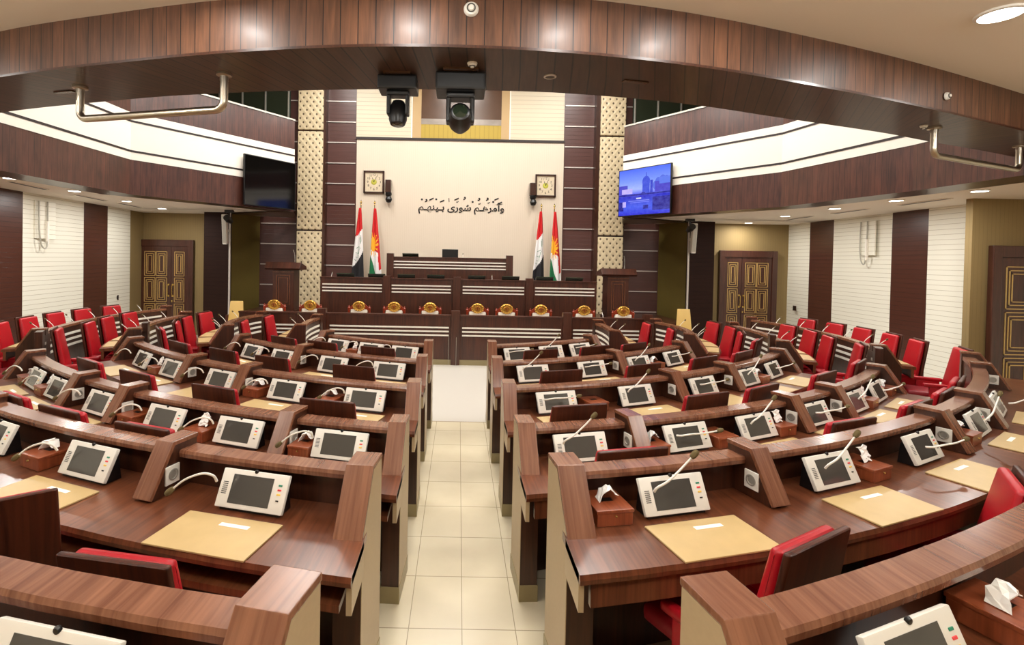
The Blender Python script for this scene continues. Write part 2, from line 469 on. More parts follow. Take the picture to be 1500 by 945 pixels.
# padded columns
for s, x0, x1 in ((-1, -4.22, -3.57), (1, 3.60, 4.25)):
    c = struct(bpy.data.objects.new('wall_pillar_'+('left' if s < 0 else 'right'), None)); COL.objects.link(c)
    MB().box(x0-.03, x1+.06 if s < 0 else x1, 12.80, 13.02, 0, 7.2).build('pillar_core', M['dark'], c) if s < 0 else MB().box(x0-.10, x1+.03, 12.80, 13.02, 0, 7.2).build('pillar_core', M['dark'], c)
    for z0, z1 in ((0, 2.72), (2.76, 5.30), (5.34, 7.2)):
        MB().box(x0, x1, 12.74, 12.81, z0, z1, .025, 3).build('padded_panel', M['tuft'], c, smooth=True)

# end bays beside the stage: olive return, dark pier, door wall
for s in (-1, 1):
    side = 'left' if s < 0 else 'right'
    def q(x, y, z): return (s*x, y, z)
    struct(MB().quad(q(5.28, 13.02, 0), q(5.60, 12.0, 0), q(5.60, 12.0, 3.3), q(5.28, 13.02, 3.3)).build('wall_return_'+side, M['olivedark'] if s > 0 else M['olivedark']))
    xs = sorted((s*5.58, s*6.22))
    struct(MB().box(xs[0], xs[1], 11.98, 12.55, 0, 3.3).build('wall_pier_'+side, M['darkside']))
    xs = sorted((s*5.56, s*5.60))
    struct(MB().box(xs[0], xs[1], 11.95, 11.98, 0, 3.2).build('trim_%d' % (6 if s < 0 else 7), M['silver']))
    xs = sorted((s*6.2, s*8.9))
    struct(MB().box(xs[0], xs[1], 12.52, 12.6, 0, 3.3).build('wall_door_'+side, M['olive']))
def side_wall(s, fx, cuts, y0, y1):
    side = 'left' if s < 0 else 'right'
    ys = [y0]+cuts+[y1]; 
    for i in range(len(ys)-1):
        a, b = ys[i], ys[i+1]
        m = cuts_m[s][i]
        L = math.dist((fx(a), a), (fx(b), b))
        me = bpy.data.meshes.new('wall')
        me.from_pydata([(fx(a), a, 0), (fx(b), b, 0), (fx(b), b, 3.3), (fx(a), a, 3.3)], [], [(0, 1, 2, 3)])
        u = me.uv_layers.new(name='UVMap')
        for k, c in enumerate(((0, 0), (L, 0), (L, 3.3), (0, 3.3))): u.data[k].uv = c
        me.materials.append(M[m])
        struct(link('wall_%s_%s' % (side, 'abcdefghij'[i]), me))
cuts_m = {-1: ['creamside', 'brownside', 'creamside', 'brownside', 'creamside', 'olive'], 1: ['creamside', 'brownside', 'creamside', 'brownside', 'creamside', 'olive']}
side_wall(-1, lambda y: -7.61-.111*(y-8.58), [6.2, 8.57, 10.2, 11.02, 11.93], -2, 12.55)
side_wall(1, lambda y: 8.06+.068*(y-7.8), [7.77, 8.51, 9.28, 10.87, 11.68], -2, 12.58) if False else None
cuts_m[1] = ['creamside', 'creamside', 'brownside', 'creamside', 'brownside', 'creamside']
side_wall(1, lambda y: 8.06+.068*(y-7.8), [7.6, 8.51, 9.28, 10.87, 11.68], 7.2, 12.58)
struct(MB().box(7.46, 9.0, 7.16, 7.26, 0, 3.3).build('wall_right_olive', M['olive']))

# balcony ring: soffit, ceiling under it, banded face
Vl, El, Bl, Tl = (-5.70, 8.5), (-3.78, 11.2), (-5.80, 6.2), (-6.1, -2.0)
Vr, Er, Br, Tr = (5.54, 8.5), (3.70, 11.2), (5.92, 6.45), (6.3, -2.0)
Zs, Zw0, Zw1, Zp = 3.08, 3.68, 4.49, 5.13
def bandface(name, line, z0, z1, off, m, s, parent):
    A = []; B = []
    for i, p in enumerate(line):
        n = Vector((0, 0))
        for a, b in ((i-1, i), (i, i+1)):
            if a < 0 or b >= len(line): continue
            d = Vector(line[b])-Vector(line[a]); nn = Vector((-d.y, d.x)).normalized()
            if nn.x*s > 0: nn = -nn
            n += nn
        n.normalize(); A.append((p[0]+n.x*off, p[1]+n.y*off, z0)); B.append((p[0]+n.x*off, p[1]+n.y*off, z1))
    return strip(name, A, B, m, parent)
for s, line in ((-1, (El, Vl, Bl, Tl)), (1, (Er, Vr, Br, Tr))):
    side = 'left' if s < 0 else 'right'
    b = struct(bpy.data.objects.new('balcony_'+side, None)); COL.objects.link(b)
    bandface('lower_fascia', line, Zs, Zw0, 0, M['fascia'], s, b)
    bandface('white_band', line, Zw0, Zw1, .01, M['whitepanel'], s, b)
    bandface('dark_line', line, Zw0+.13, Zw0+.165, .016, M['line'], s, b)
    bandface('dark_line', line, Zw1-.165, Zw1-.13, .016, M['line'], s, b)
    bandface('parapet', line, Zw1, Zp, 0, M['fascia'], s, b)
    bandface('parapet_rail', line, Zp, Zp+.035, .02, M['frame'], s, b)
    out = [(p[0]+s*.55, p[1]+.1) for p in line]
    wl = [(s*8.9, 11.5), (s*8.9, 8.6), (s*8.9, 6.2), (s*8.9, -2)]
    me = strip('soffit', [(p[0], p[1], Zs) for p in line], [(p[0], p[1], Zs+.005) for p in out], M['soffplain'], b)
    strip('soffit_ceiling', [(p[0], p[1], 3.1) for p in out], [(p[0], p[1], 3.1) for p in wl], M['ceilw'], b)
    MB().quad((out[0][0]-s*.6, out[0][1]-.1, 3.1), (s*8.9, 11.4, 3.1), (s*8.9, 12.6, 3.1), (s*5.2, 13.05, 3.1)).build('soffit_ceiling', M['ceilw'], b)
    MB().quad((line[0][0], line[0][1], Zs-.01), (line[0][0]+s*.5, line[0][1]+.05, Zs-.01), (s*5.7, 12.02, Zs-.01), (s*4.3, 13.02, Zs-.01)).build('soffit', M['soffplain'], b)
    strip('gallery_floor', [(p[0], p[1], 4.4) for p in line], [(p[0], p[1], 4.4) for p in wl], M['soffplain'], b)
    struct(MB().box(min(s*8.9, s*8.95), max(s*8.9, s*8.95), -2, 14, 3.3, 7.25).build('wall_gallery_'+side, M['olive']))
    g = struct(bpy.data.objects.new('window_%d' % (2 if s < 0 else 3), None)); COL.objects.link(g)
    xs = sorted((s*4.45, s*8.9))
    MB().box(xs[0], xs[1], 12.84, 12.86, 4.4, 7.2).build('pane', M['glassgreen'], g)
    m = MB()
    for k in range(8):
        x = s*(4.5+k*.6); m.box(x-.015, x+.015, 12.81, 12.85, 4.4, 7.2)
    m.box(xs[0], xs[1], 12.81, 12.85, 6.35, 6.375)
    m.build('window_frame', M['frame'], g)

# raised platforms of the two rear rows
CR, CL = (-1.16, 11.42), (1.14, 11.42)
def platform(name, C, s, r0, r1, z, clip):
    return struct(sweep(name, [(r0, 0.001), (r1, 0.001), (r1, z), (r0, z)], C, 0, s*R(62), M['beige'], None, clipx=clip))
for s, C, cl in ((1, CR, .42), (-1, CL, -.36)):
    side = 'right' if s > 0 else 'left'
    platform('floor_riser_'+side, C, s, 9.04, 13.0, .055, cl)
    platform('floor_upper_riser_'+side, (-2.6, 11.42) if s > 0 else C, s, 10.60 if s > 0 else 10.22, 13.6, .2, .62 if s > 0 else -.36)

# ------------------------------------------------------------------ doors
def make_door(name, x0, x1, y, ztop, cols, s):
    """frame, two leaves with gold inlaid panels; cols = (columns on left leaf, on right leaf)"""
    d = struct(bpy.data.objects.new(name, None)); COL.objects.link(d); d.location = (0, y, 0)
    fwid = .13
    MB().box(x0, x0+fwid, -.06, .02, 0, ztop, .01).box(x1-fwid, x1, -.06, .02, 0, ztop, .01).box(x0+fwid-.005, x1-fwid+.005, -.055, .02, ztop-.17, ztop-.002, .01).build('door_frame', M['door'], d)
    a, b = x0+fwid, x1-fwid
    tot = cols[0]+cols[1]
    split = a+(b-a)*((cols[0]+.35)/(tot+.7))
    for li, (l0, l1, n) in enumerate(((a, split-.004, cols[0]), (split+.004, b, cols[1]))):
        leaf = MB().box(l0, l1, -.035, .01, .01, ztop-.17, .006).build('door_leaf', M['door'], d)
        m = MB(); wv = (l1-l0-.16)/n
        for k in range(n):
            for rw in range(3):
                X0 = l0+.08+k*wv; X1 = X0+wv-.015
                zz = ztop-.30-rw*.66; Z1, Z0 = zz, zz-.62
                for ins in (0, .045, .085):
                    p, q_, u, v = X0+ins, X1-ins, Z0+ins*1.2, Z1-ins*1.2
                    if q_-p < .02: continue
                    t = .013
                    m.box(p, q_, -.043, -.034, u, u+t).box(p, q_, -.043, -.034, v-t, v).box(p, p+t, -.043, -.034, u, v).box(q_-t, q_, -.043, -.034, u, v)
        m.build('inlay', M['inlay'], leaf)
        hx = (l1-.05) if li == 0 else (l0+.05)
        h = MB().tube([(hx, -.035, 1.28), (hx, -.09, 1.28), (hx, -.09, 1.0), (hx, -.035, 1.0)], .011)
        h.box(hx-.025, hx+.025, -.05, -.034, 1.255, 1.305, .01).box(hx-.025, hx+.025, -.05, -.034, .975, 1.025, .01)
        h.build('door_handle', M['brass'], leaf, smooth=True)
    MB().box(split+.02, split+.05, -.05, -.034, .84, .89, .01).build('lock', M['brass'], d)
    return d
make_door('door_1', -8.17, -6.72, 12.48, 2.42, (2, 1), -1)
make_door('door_2', 6.60, 8.06, 12.48, 2.42, (1, 2), 1)
make_door('door_3', 7.68, 9.1, 7.12, 2.42, (1, 1), 1)

# ------------------------------------------------------------------ desks
DZ = {1: .2, 2: .055, 3: 0, 4: 0, 5: 0, 6: 0}
RRr = {1: 10.785, 2: 9.19, 3: 8.41, 4: 7.44, 5: 6.43, 6: 5.45}
RRl = {1: 10.40, 2: 9.21, 3: 8.43, 4: 7.45, 5: 6.40, 6: 5.46}
ROWN = {6: 'front row', 5: 'second row', 4: 'third row', 3: 'fourth row', 2: 'fifth row', 1: 'sixth row'}
ORD = ['first', 'second', 'third', 'fourth', 'fifth', 'sixth', 'seventh', 'eighth']
ZD = .78                                     # desk height

PIERP = [(.12, 0), (-.20, 0), (-.20, .76), (-.03, 1.022), (.115, 1.022)]   # side outline in (y, z): +y to the stage
def pier(parent, C, r, a, dz, x=None, rz=None, floor=True, aisle=0, name='end_panel', w=.052):
    """one end panel; aisle: +-1 marks the side whose face is beige"""
    px, py = pt(C, r, a)
    if x is not None: px = x
    rot = a if rz is None else rz
    prof = PIERP if floor else [(.10, ZD+.002), (-.155, ZD+.002), (-.155, ZD+.02), (-.03, 1.022), (.115, 1.022)]
    p = MB().prism(prof, -w, w).build(name, M['dark'], parent, loc=(px, py, dz if floor else dz), rot=(0, 0, rot))
    th = .02
    zb = .76 if floor else ZD+.006; yb = -.20 if floor else -.165
    d = Vector((-.03-yb, 1.022-zb)).normalized(); n = Vector((-d.y, d.x))*th
    MB().prism([(.12, 1.020), (.12, 1.042), (-.035+n.x*.4, 1.042), (yb+n.x, zb+n.y), (yb, zb), (-.03, 1.020)], -w-.004, w+.004, bev=.003).build('cap', M['cap'], p)
    if floor and aisle:
        xs = sorted((aisle*w, aisle*(w+.003)))
        MB().prism([(.118, .02), (-.198, .02), (-.198, .76), (-.03, 1.018), (.113, 1.018)], xs[0], xs[1]).build('side_veneer', M['beige'], p)
        MB().box(-w-.006, w+.006, -.206, .126, 0, .10).build('plinth', M['plinth'], p)
    return p
def socket(div, side):
    w = .052
    xs = sorted((side*w, side*(w+.009)))
    MB().box(xs[0], xs[1], -.09, -.005, .83, .925, .003).build('socket', M['white'], div)
    m = MB().lathe([(0, 0), (.028, 0), (.03, .004), (.022, .005), (.02, .001), (0, .001)], 16, Matrix.Translation((side*(w+.0085), -.047, .878)) @ Matrix.Rotation(side*PI/2, 4, 'Y'))
    m.build('socket_ring', M['frame'], div)

def make_desk(name, label, C, Rr, sg, k, a0, a1, divs, xa=None, end=True, closed=True, stripes=False, group=None, dz=0, depth=.45):
    root = thing(name, label, 'desk', (0, 0, 0), 0, group)
    A0, A1 = sg*R(a0), sg*R(a1)
    z = dz
    cl = None if xa is None else xa
    inx = None if xa is None else xa-sg*.05
    sweep('desktop', [(Rr-.08, z+.74), (Rr+depth, z+.74), (Rr+depth+.004, z+.76), (Rr+depth-.004, z+ZD), (Rr-.08, z+ZD)], C, A0, A1, M['desk'], root, clipx=(None if xa is None else xa-sg*.052))
    sweep('rail', [(Rr-.11, z+.948), (Rr, z+.948), (Rr+.004, z+.97), (Rr-.003, z+.985), (Rr-.107, z+.985)], C, A0, A1, M['cap'], root, clipx=cl)
    sweep('front_panel', [(Rr-.10, z), (Rr-.075, z), (Rr-.075, z+.95), (Rr-.10, z+.95)], C, A0, A1, M['dark'], root, clipx=cl)
    if closed:
        sweep('apron', [(Rr+depth-.05, z+.63), (Rr+depth-.02, z+.63), (Rr+depth-.02, z+.742), (Rr+depth-.05, z+.742)], C, A0, A1, M['desk'], root, clipx=cl)
    else:
        sweep('shelf', [(Rr+.05, z+.62), (Rr+depth-.02, z+.62), (Rr+depth-.02, z+.65), (Rr+.05, z+.64)], C, A0, A1, M['desk'], root, clipx=cl)
    if xa is not None:
        # box end beside the aisle
        y0 = pt(C, Rr+depth-.01, math.asin((xa-C[0])/(Rr+depth)))[1]; y1 = pt(C, Rr+.2, math.asin((xa-C[0])/(Rr+.2)))[1]
        xs = sorted((xa-sg*.052, xa-sg*.03))
        MB().box(xs[0], xs[1], y0, y1, z+.62, z+.776).build('drawer_end', M['beige'], root)
        if not closed: pass
        aa = math.asin((xa-C[0])/Rr)
        pier(root, C, Rr-(.05 if k == 1 else 0), aa, z, x=xa, rz=sg*R({1: 12, 2: 6, 3: 3}.get(k, 0)), aisle=-sg, name='end_pier', w={1: .068, 2: .063}.get(k, .052))
    else:
        pier(root, C, Rr, A0, z, name='end_pier')
    if end: pier(root, C, Rr, A1, z, name='end_pier')
    for d in divs:
        dv = pier(root, C, Rr, sg*R(d), z, floor=False, name='divider')
        socket(dv, -sg)
    if stripes:
        S0 = A0 if xa is None else math.asin((xa-C[0])/Rr)
        for q in range(3):
            sweep('stripe', [(Rr-.106, z+.66+q*.085), (Rr-.099, z+.66+q*.085), (Rr-.099, z+.695+q*.085), (Rr-.106, z+.695+q*.085)], C, S0+(A1-S0)*.06, A1-(A1-S0)*.05, M['stripe'], root)
    return root

XA = {('R', 1): .703, ('R', 2): .555, ('R', 3): .45, ('R', 4): .445, ('R', 5): .427, ('R', 6): .442,
      ('L', 1): -.442, ('L', 2): -.445, ('L', 3): -.367, ('L', 4): -.357, ('L', 5): -.37, ('L', 6): -.36}
DIVS = {('R', 1): [31.], ('R', 2): [17.6, 29.6, 35.5, 47], ('R', 3): [16.3, 27.2, 32.0], ('R', 4): [25.8, 32.5], ('R', 5): [28.1], ('R', 6): [],
        ('L', 1): [22.], ('L', 2): [16.7, 28.], ('L', 3): [15.5, 26.1, 31.1], ('L', 4): [24.7, 31.1], ('L', 5): [27.4], ('L', 6): []}
ENDA = {('R', 1): 46, ('R', 2): 52, ('R', 3): 42.3, ('R', 4): 44.1, ('R', 5): 40.1, ('R', 6): 34.1,
        ('L', 1): 40, ('L', 2): 44, ('L', 3): 41.4, ('L', 4): 43.6, ('L', 5): 38.3, ('L', 6): 33.1}
def rowinfo(s, k):
    return ((-2.6, 11.42) if k == 1 else CR, RRr[k], 1) if s == 'R' else (CL, RRl[k], -1)
SIDE = {'R': 'right of the aisle', 'L': 'left of the aisle'}
for (s, k), xa in XA.items():
    C, Rr, sg = rowinfo(s, k)
    make_desk('curved_desk', 'curved walnut desk, %s counted from the podium, %s' % (ROWN[k], SIDE[s]), C, Rr, sg, k, 12, ENDA[(s, k)], DIVS[(s, k)], xa=xa,
              end=not (k == 1), closed=(s == 'R'), stripes=(k in (3, 4, 5, 6)), group='curved desk rows', dz=DZ[k])

# side blocks: benches turned towards the middle of the hall
BEN = [(3.17, 73, 97, (78.5, 88)), (1.95, 54, 112, (52, 66, 80, 94)), (3.10, 58, 98, (60.5, 70, 79.5, 89)), (4.20, 64, 109, (65, 72.2, 79.4, 86.6, 93.8, 101))]
BN = ['innermost bench', 'second bench', 'third bench', 'outermost bench']
CSR, CSL = (1.9, 8.4), (-1.86, 8.4)
def bc(s, i):
    return ((-.6, 8.4) if s == 'R' else (.6, 8.4)) if i == 0 else (CSR if s == 'R' else CSL)
for s in ('R', 'L'):
    sg = 1 if s == 'R' else -1
    for i, (r, a0, a1, ch) in enumerate(BEN):
        C = bc(s, i)
        root = make_desk('side_bench', 'dark walnut %s of the %s side block, three white stripes along its front' % (BN[i], 'right' if sg > 0 else 'left'), C, r, sg, 0, a0, a1, [], closed=True, stripes=True, group='side block benches', depth=.36)
        if i >= 2:
            for aa in ((a0-6.5,) if i == 3 else (a0+8,)):
                x, y = pt(C, r-.13, sg*R(aa))
                MB().box(-.09, .09, -.04, .04, 0, 1.06, .005).build('post', M['dark'], root, loc=(x, y, 0), rot=(0, 0, sg*R(aa)))
        if i == 3:
            sweep('front_panel', [(r-.12, 0), (r-.09, 0), (r-.09, .95), (r-.12, .95)], C, sg*R(a0-7), sg*R(a0), M['dark'], root)
            for q in range(3):
                sweep('stripe', [(r-.126, .66+q*.085), (r-.119, .66+q*.085), (r-.119, .695+q*.085), (r-.126, .695+q*.085)], C, sg*R(a0-5.5), sg*R(a0-1), M['stripe'], root)

# ------------------------------------------------------------------ conference units, pads, tissue boxes, chairs
def stalk_points(kind):
    if kind == 0: return [(-.155, -.03, .15), (-.16, -.05, .185), (-.20, -.075, .20), (-.27, -.10, .175), (-.325, -.12, .13)]
    if kind == 1: return [(-.155, -.03, .15), (-.15, -.045, .175), (-.10, -.06, .21), (-.03, -.065, .27), (.02, -.07, .32)]
    return [(-.155, -.035, .14), (-.145, -.07, .15), (-.09, -.10, .165), (.0, -.12, .17), (.10, -.13, .18)]
def make_unit(kind):
    t = thing('conference_unit', 'unit', 'conference unit')
    # wedge stand and tilted housing (facing -y)
    MB().prism([(0, 0), (.10, 0), (.085, .13), (.062, .135)], -.165, .165, bev=.004).build('stand', M['black'], t)
    tilt = Matrix.Translation((0, 0, .012)) @ Matrix.Rotation(-R(26), 4, 'X')
    MB().box(-.183, .183, -.016, .006, 0, .175, .006, 2, tilt).build('housing', M['white'], t, smooth=True)
    MB().box(-.118, .105, -.0172, -.015, .022, .152, 0, 1, tilt).build('screen', M['screen'], t)
    g = MB()
    for q in range(7): g.box(-.165, -.138, -.0172, -.015, .06+q*.0085, .0635+q*.0085, 0, 1, tilt)
    g.build('speaker_slots', M['slit'], t)
    for q, cm in enumerate(('green', 'redb', 'yellow')):
        MB().box(.135, .155, -.0185, -.015, .122-q*.02, .130-q*.02, .001, 1, tilt).build('button', M[cm], t)
    MB().box(.138, .152, -.0185, -.015, .056, .062, 0, 1, tilt).build('button', M['black'], t)
    MB().lathe([(0, -.008), (.008, -.006), (.011, 0), (.008, .006), (0, .008)], 10, Matrix.Translation((0, .062, .175)) @ Matrix.Rotation(PI/2, 4, 'X')).build('camera_lens', M['black'], t, smooth=True)
    P = stalk_points(kind)
    sp = smooth3(P)
    st = MB().tube(sp, .0065, 8, .0045).build('gooseneck', M['white'], t, smooth=True)
    d = (sp[-1]-sp[-3]).normalized(); e = sp[-1]
    q = d.to_track_quat('Z', 'Y').to_matrix().to_4x4()
    MB().lathe([(0, -.01), (.010, -.008), (.014, .004), (.015, .022), (.011, .036), (0, .04)], 12, Matrix.Translation(e) @ q).build('windshield', M['foam'], st, smooth=True)
    reg(t); return t
def smooth3(P, n=5):
    P = [Vector(p) for p in P]; out = []
    for i in range(len(P)-1):
        p0 = P[max(i-1, 0)]; p1 = P[i]; p2 = P[i+1]; p3 = P[min(i+2, len(P)-1)]
        for k in range(n):
            t = k/n
            out.append(.5*((2*p1)+(p2-p0)*t+(2*p0-5*p1+4*p2-p3)*t*t+(3*p1-p0-3*p2+p3)*t**3))
    out.append(P[-1]); return out
def make_pad():
    t = thing('desk_pad', 'pad', 'desk pad')
    MB().box(-.25, .25, -.14, .14, 0, .008, .002).build('board', M['pad'], t)
    MB().box(-.03, .12, .06, .085, .0082, .0092).build('label_strip', M['label'], t)
    reg(t); return t
def make_tissue(kind):
    t = thing('tissue_box', 'box', 'tissue box')
    MB().box(-.09, .09, -.10, .10, 0, .062, .004).build('box', M['tissue_wood'], t)
    MB().box(-.094, .094, -.104, .104, .062, .078, .004).build('lid', M['tissue_wood'], t)
    MB().box(-.03, .03, -.016, .016, .0775, .079).build('slot', M['black'], t)
    MB().lathe([(0, 0), (.006, .0), (.005, .008), (0, .01)], 8, Matrix.Translation((0, -.104, .05)) @ Matrix.Rotation(PI/2, 4, 'X')).build('knob', M['brass'], t)
    if kind < 2:
        m = MB(); rnd = random.Random(kind+3); n = 8; g = []
        for i in range(n+1):
            row = []
            for j in range(4):
                u = i/n; v = j/3
                x = -.05+.11*u if kind == 0 else -.03+.07*v
                y = (-.025+.05*v)*(1.2-.5*u) if kind == 0 else -.02+.04*u
                zz = .08+(.055*math.sin(u*PI*.9) if kind == 0 else .085*u)+rnd.uniform(-.008, .008)
                row.append(m.bm.verts.new((x+rnd.uniform(-.007, .007), y+rnd.uniform(-.01, .01), max(.081, zz))))
            g.append(row)
        for i in range(n):
            for j in range(3): m.bm.faces.new((g[i][j], g[i+1][j], g[i+1][j+1], g[i][j+1]))
        o = m.build('tissue', M['paper'], t)
        sd = o.modifiers.new('t', 'SOLIDIFY'); sd.thickness = .003
    reg(t); return t
def make_chair():
    t = thing('swivel_chair', 'chair', 'chair')
    MB().box(-.23, .23, -.22, .24, .40, .49, .035, 3).build('seat', M['redseat'], t, smooth=True)
    def back(y0, y1, wb, wt, z0, z1, bev, nm, m, seg=3, par=t, thin=0):
        lean = .085
        P = []
        for z, w, dy in ((z0, wb, 0), (z1, wt, -lean*(z1-z0)/.55)):
            P += [(-w, y0+dy, z), (w, y0+dy, z), (w, y1+dy-(thin if z == z1 else 0), z), (-w, y1+dy-(thin if z == z1 else 0), z)]
        return MB().hexa(P, bev, seg).build(nm, m, par, smooth=True)
    back(-.255, -.185, .22, .19, .45, 1.055, .025, 'back_cushion', M['red'], thin=.022)
    sh = back(-.283, -.255, .235, .212, .40, 1.07, .012, 'back_shell', M['shell'])
    for x in (-1, 1):
        MB().lathe([(0, 0), (.006, 0), (.005, .003), (0, .004)], 8, Matrix.Translation((x*.17, -.283-.085*.57/.55+.004, .97)) @ Matrix.Rotation(PI/2+.17, 4, 'X')).build('screw', M['white'], sh)
        m = MB().box(x*.255-.028, x*.255+.028, -.23, .10, .56, .61, .02, 3).box(x*.255-.02, x*.255+.02, -.20, .04, .40, .57, .012, 2)
        m.build('armrest', M['red'], t, smooth=True)
    MB().lathe([(.028, .10), (.028, .30), (.06, .36), (.10, .40), (0, .405)], 14).build('column', M['black'], t, smooth=True)
    b = MB()
    for q in range(5):
        a = 2*PI*q/5
        b.box(0, .26, -.022, .022, .055, .10, .008, 2, Matrix.Rotation(a, 4, 'Z'))
        b.lathe([(0, -.015), (.026, -.013), (.026, .013), (0, .015)], 10, Matrix.Translation((.25*math.cos(a), .25*math.sin(a), .027)) @ Matrix.Rotation(a, 4, 'Z') @ Matrix.Rotation(PI/2, 4, 'X'))
    b.build('wheel_base', M['black'], t)
    reg(t); return t
USED = {}
PROT = {}
def put(key, maker, loc, rz, label, group):
    if key not in PROT:
        o = maker(); PROT[key] = o
        o.location = loc; o.rotation_euler = (0, 0, rz); o['label'] = label; o['group'] = group
        return o
    return dup(PROT[key], loc, rz, label, group)

MON = {('R', 1): [20.5], ('L', 1): [11.6],
  ('R', 2): [14.05, 20.75, 26.7, 33.05, 38.6], ('R', 3): [13.45, 19.05, 23.65, 28.85, 33.9, 38.2], ('R', 4): [15.6, 21.85, 28.55, 34.75, 39.8], ('R', 5): [17.7, 24.3, 30.8, 36.85], ('R', 6): [20.45, 25.75, 30.95],
  ('L', 2): [13.2, 19.85, 25.5], ('L', 3): [12.75, 17.9, 22.55, 27.9, 33.0, 37.0], ('L', 4): [14.75, 20.7, 27.0, 33.2, 38.6], ('L', 5): [16.75, 22.9, 29.65, 34.75], ('L', 6): [19.05, 24.15, 29.9]}
TIS = {('R', 1): [23.3], ('R', 2): [11.9, 23.0, 31.6], ('R', 3): [17.2, 21.2, 25.6, 36.0, 41.0], ('R', 4): [18.5, 36.2], ('R', 5): [33.6],
  ('L', 2): [22.4], ('L', 3): [14.55, 20.2, 25.0, 34.8, 38.8], ('L', 4): [17.4, 24.0, 35.6], ('L', 5): [31.8], ('L', 6): [27.0]}
TK = {('R', 2): (0, 1, 0), ('L', 2): (0,), ('R', 3): (0, 2, 1, 1, 0), ('L', 3): (0, 1, 2, 1, 0), ('R', 1): (0,), ('R', 4): (2, 0), ('R', 5): (0,), ('L', 4): (0, 0, 1), ('L', 5): (2,), ('L', 6): (1,)}
SW = {'R': 'right side', 'L': 'left side'}
for (s, k), L in MON.items():
    C, Rr, sg = rowinfo(s, k)
    for i, a in enumerate(L):
        x, y = pt(C, Rr+.11, sg*R(a)); z = DZ[k]+ZD
        kind = 0 if s == 'L' else (1 if (i+k) % 2 else 2)
        if s == 'R' and k == 2 and i == 0: kind = 1
        if s == 'R' and k == 1: kind = 2
        put(('unit', kind), lambda kind=kind: make_unit(kind), (x, y, z+.001), sg*R(a), 'white conference unit with gooseneck microphone, %s from the aisle, %s from podium, %s' % (ORD[i], ROWN[k], SW[s]), 'conference units on the curved desks')
        x, y = pt(C, Rr+.31, sg*R(a+(0 if k > 4 else .15)))
        o = put('pad', make_pad, (x, y, z+.001), sg*R(a), 'gold desk pad with white label, %s from the aisle, %s from podium, %s' % (ORD[i], ROWN[k], SW[s]), 'desk pads on the curved desks')
        o.scale = (.94 if k == 6 else 1, 1, 1)
for (s, k), L in TIS.items():
    C, Rr, sg = rowinfo(s, k)
    for i, a in enumerate(L):
        sm = .8 if (k == 6 or (k == 3 and i == 0)) else 1; need = math.degrees((.192+.094*sm)/(Rr+.04))
        for q_ in range(3):
            for mo in MON[(s, k)]:
                if abs(a-mo) < need: a = mo+(need if a > mo else -need)
            for dv in DIVS[(s, k)]:
                nd = math.degrees((.066+.094*sm)/(Rr+.04))
                if abs(a-dv) < nd: a = dv+(nd if a > dv else -nd)
        x, y = pt(C, Rr+.036, sg*R(a)); kind = TK[(s, k)][i]
        o = put(('tissue', kind), lambda kind=kind: make_tissue(kind), (x, y, DZ[k]+ZD+.001), sg*R(a)+random.uniform(-.05, .05), 'reddish wooden tissue box, %s from the aisle, %s from podium, %s' % (ORD[i], ROWN[k], SW[s]), 'tissue boxes on the curved desks')
        o.scale = (sm, 1, 1)

# chairs: (angle, radial offset of the chair centre, extra turn in degrees)
CH = {('R', 1): [], ('R', 2): [(14.2, .377, 13.8), (22.6, .35, 29.4)],
 ('R', 3): [(13.6, .25, 0), (25.0, .25, -4), (31, .25, 0), (35.6, .25, 0), (40, .25, 0)],
 ('R', 4): [(14.3, .42, 0), (22.3, .42, 0), (26.8, .42, 5), (34.6, .42, 0), (41.8, .45, 0)],
 ('R', 5): [(17.2, .42, 0), (24.8, .42, 0), (32.3, .42, 0), (38.2, .48, 0)],
 ('R', 6): [(19.8, .42, 0), (26.8, .42, 0), (32.6, .46, 0)],
 ('L', 2): [(13.2, .48, 4.2), (19.5, .48, 54.5)],
 ('L', 3): [(19.2, .26, 0), (24.1, .26, 0), (28.4, .26, 0)],
 ('L', 4): [(14.4, .42, 0), (21.4, .42, 0), (28.0, .42, 0), (34.0, .42, 0)],
 ('L', 5): [(17.0, .42, 0), (24.6, .42, 0), (30.5, .42, 0), (36.8, .48, 0)],
 ('L', 6): [(19.0, .42, 0), (26.1, .42, 0), (31.8, .45, 0)]}
for (s, k), L in CH.items():
    C, Rr, sg = rowinfo(s, k)
    for i, (a, off, tw) in enumerate(L):
        x, y = pt(C, Rr+off, sg*R(a))
        o = put('chair', make_chair, (x, y, DZ[k]), sg*R(a)+R(tw), 'red chair with brown wooden back, %s from the aisle, %s from podium, %s' % (ORD[i], ROWN[k], SW[s]), 'swivel chairs at the curved desks')
        o.scale = (1, 1, .94 if k == 2 else 1)
for s in ('R', 'L'):
    sg = 1 if s == 'R' else -1
    for i, (r, a0, a1, ch) in enumerate(BEN):
        C = bc(s, i)
        for j, a in enumerate(ch):
            x, y = pt(C, r+(.49 if j == 0 else .29), sg*R(a))
            o = put('chair', make_chair, (x, y, 0), sg*R(a)+R(random.uniform(-3, 3)), 'red chair, %s from camera end, %s, %s side block' % (ORD[j], BN[i], 'right' if sg > 0 else 'left'), 'swivel chairs in the side blocks')
            o.scale = (.92, 1, 1)
            aa = a0+(5.5, 7.9, 5.4, 4.2)[i]+j*(9.5, 14, 9.5, 7.2)[i]
            x, y = pt(C, r+.19, sg*R(aa))
            o = put('pad', make_pad, (x, y, ZD+.001), sg*R(aa), 'gold desk pad, %s from camera end, %s, %s side block' % (ORD[j], BN[i], 'right' if sg > 0 else 'left'), 'desk pads in the side blocks')
            o.scale = (.88, 1, 1)

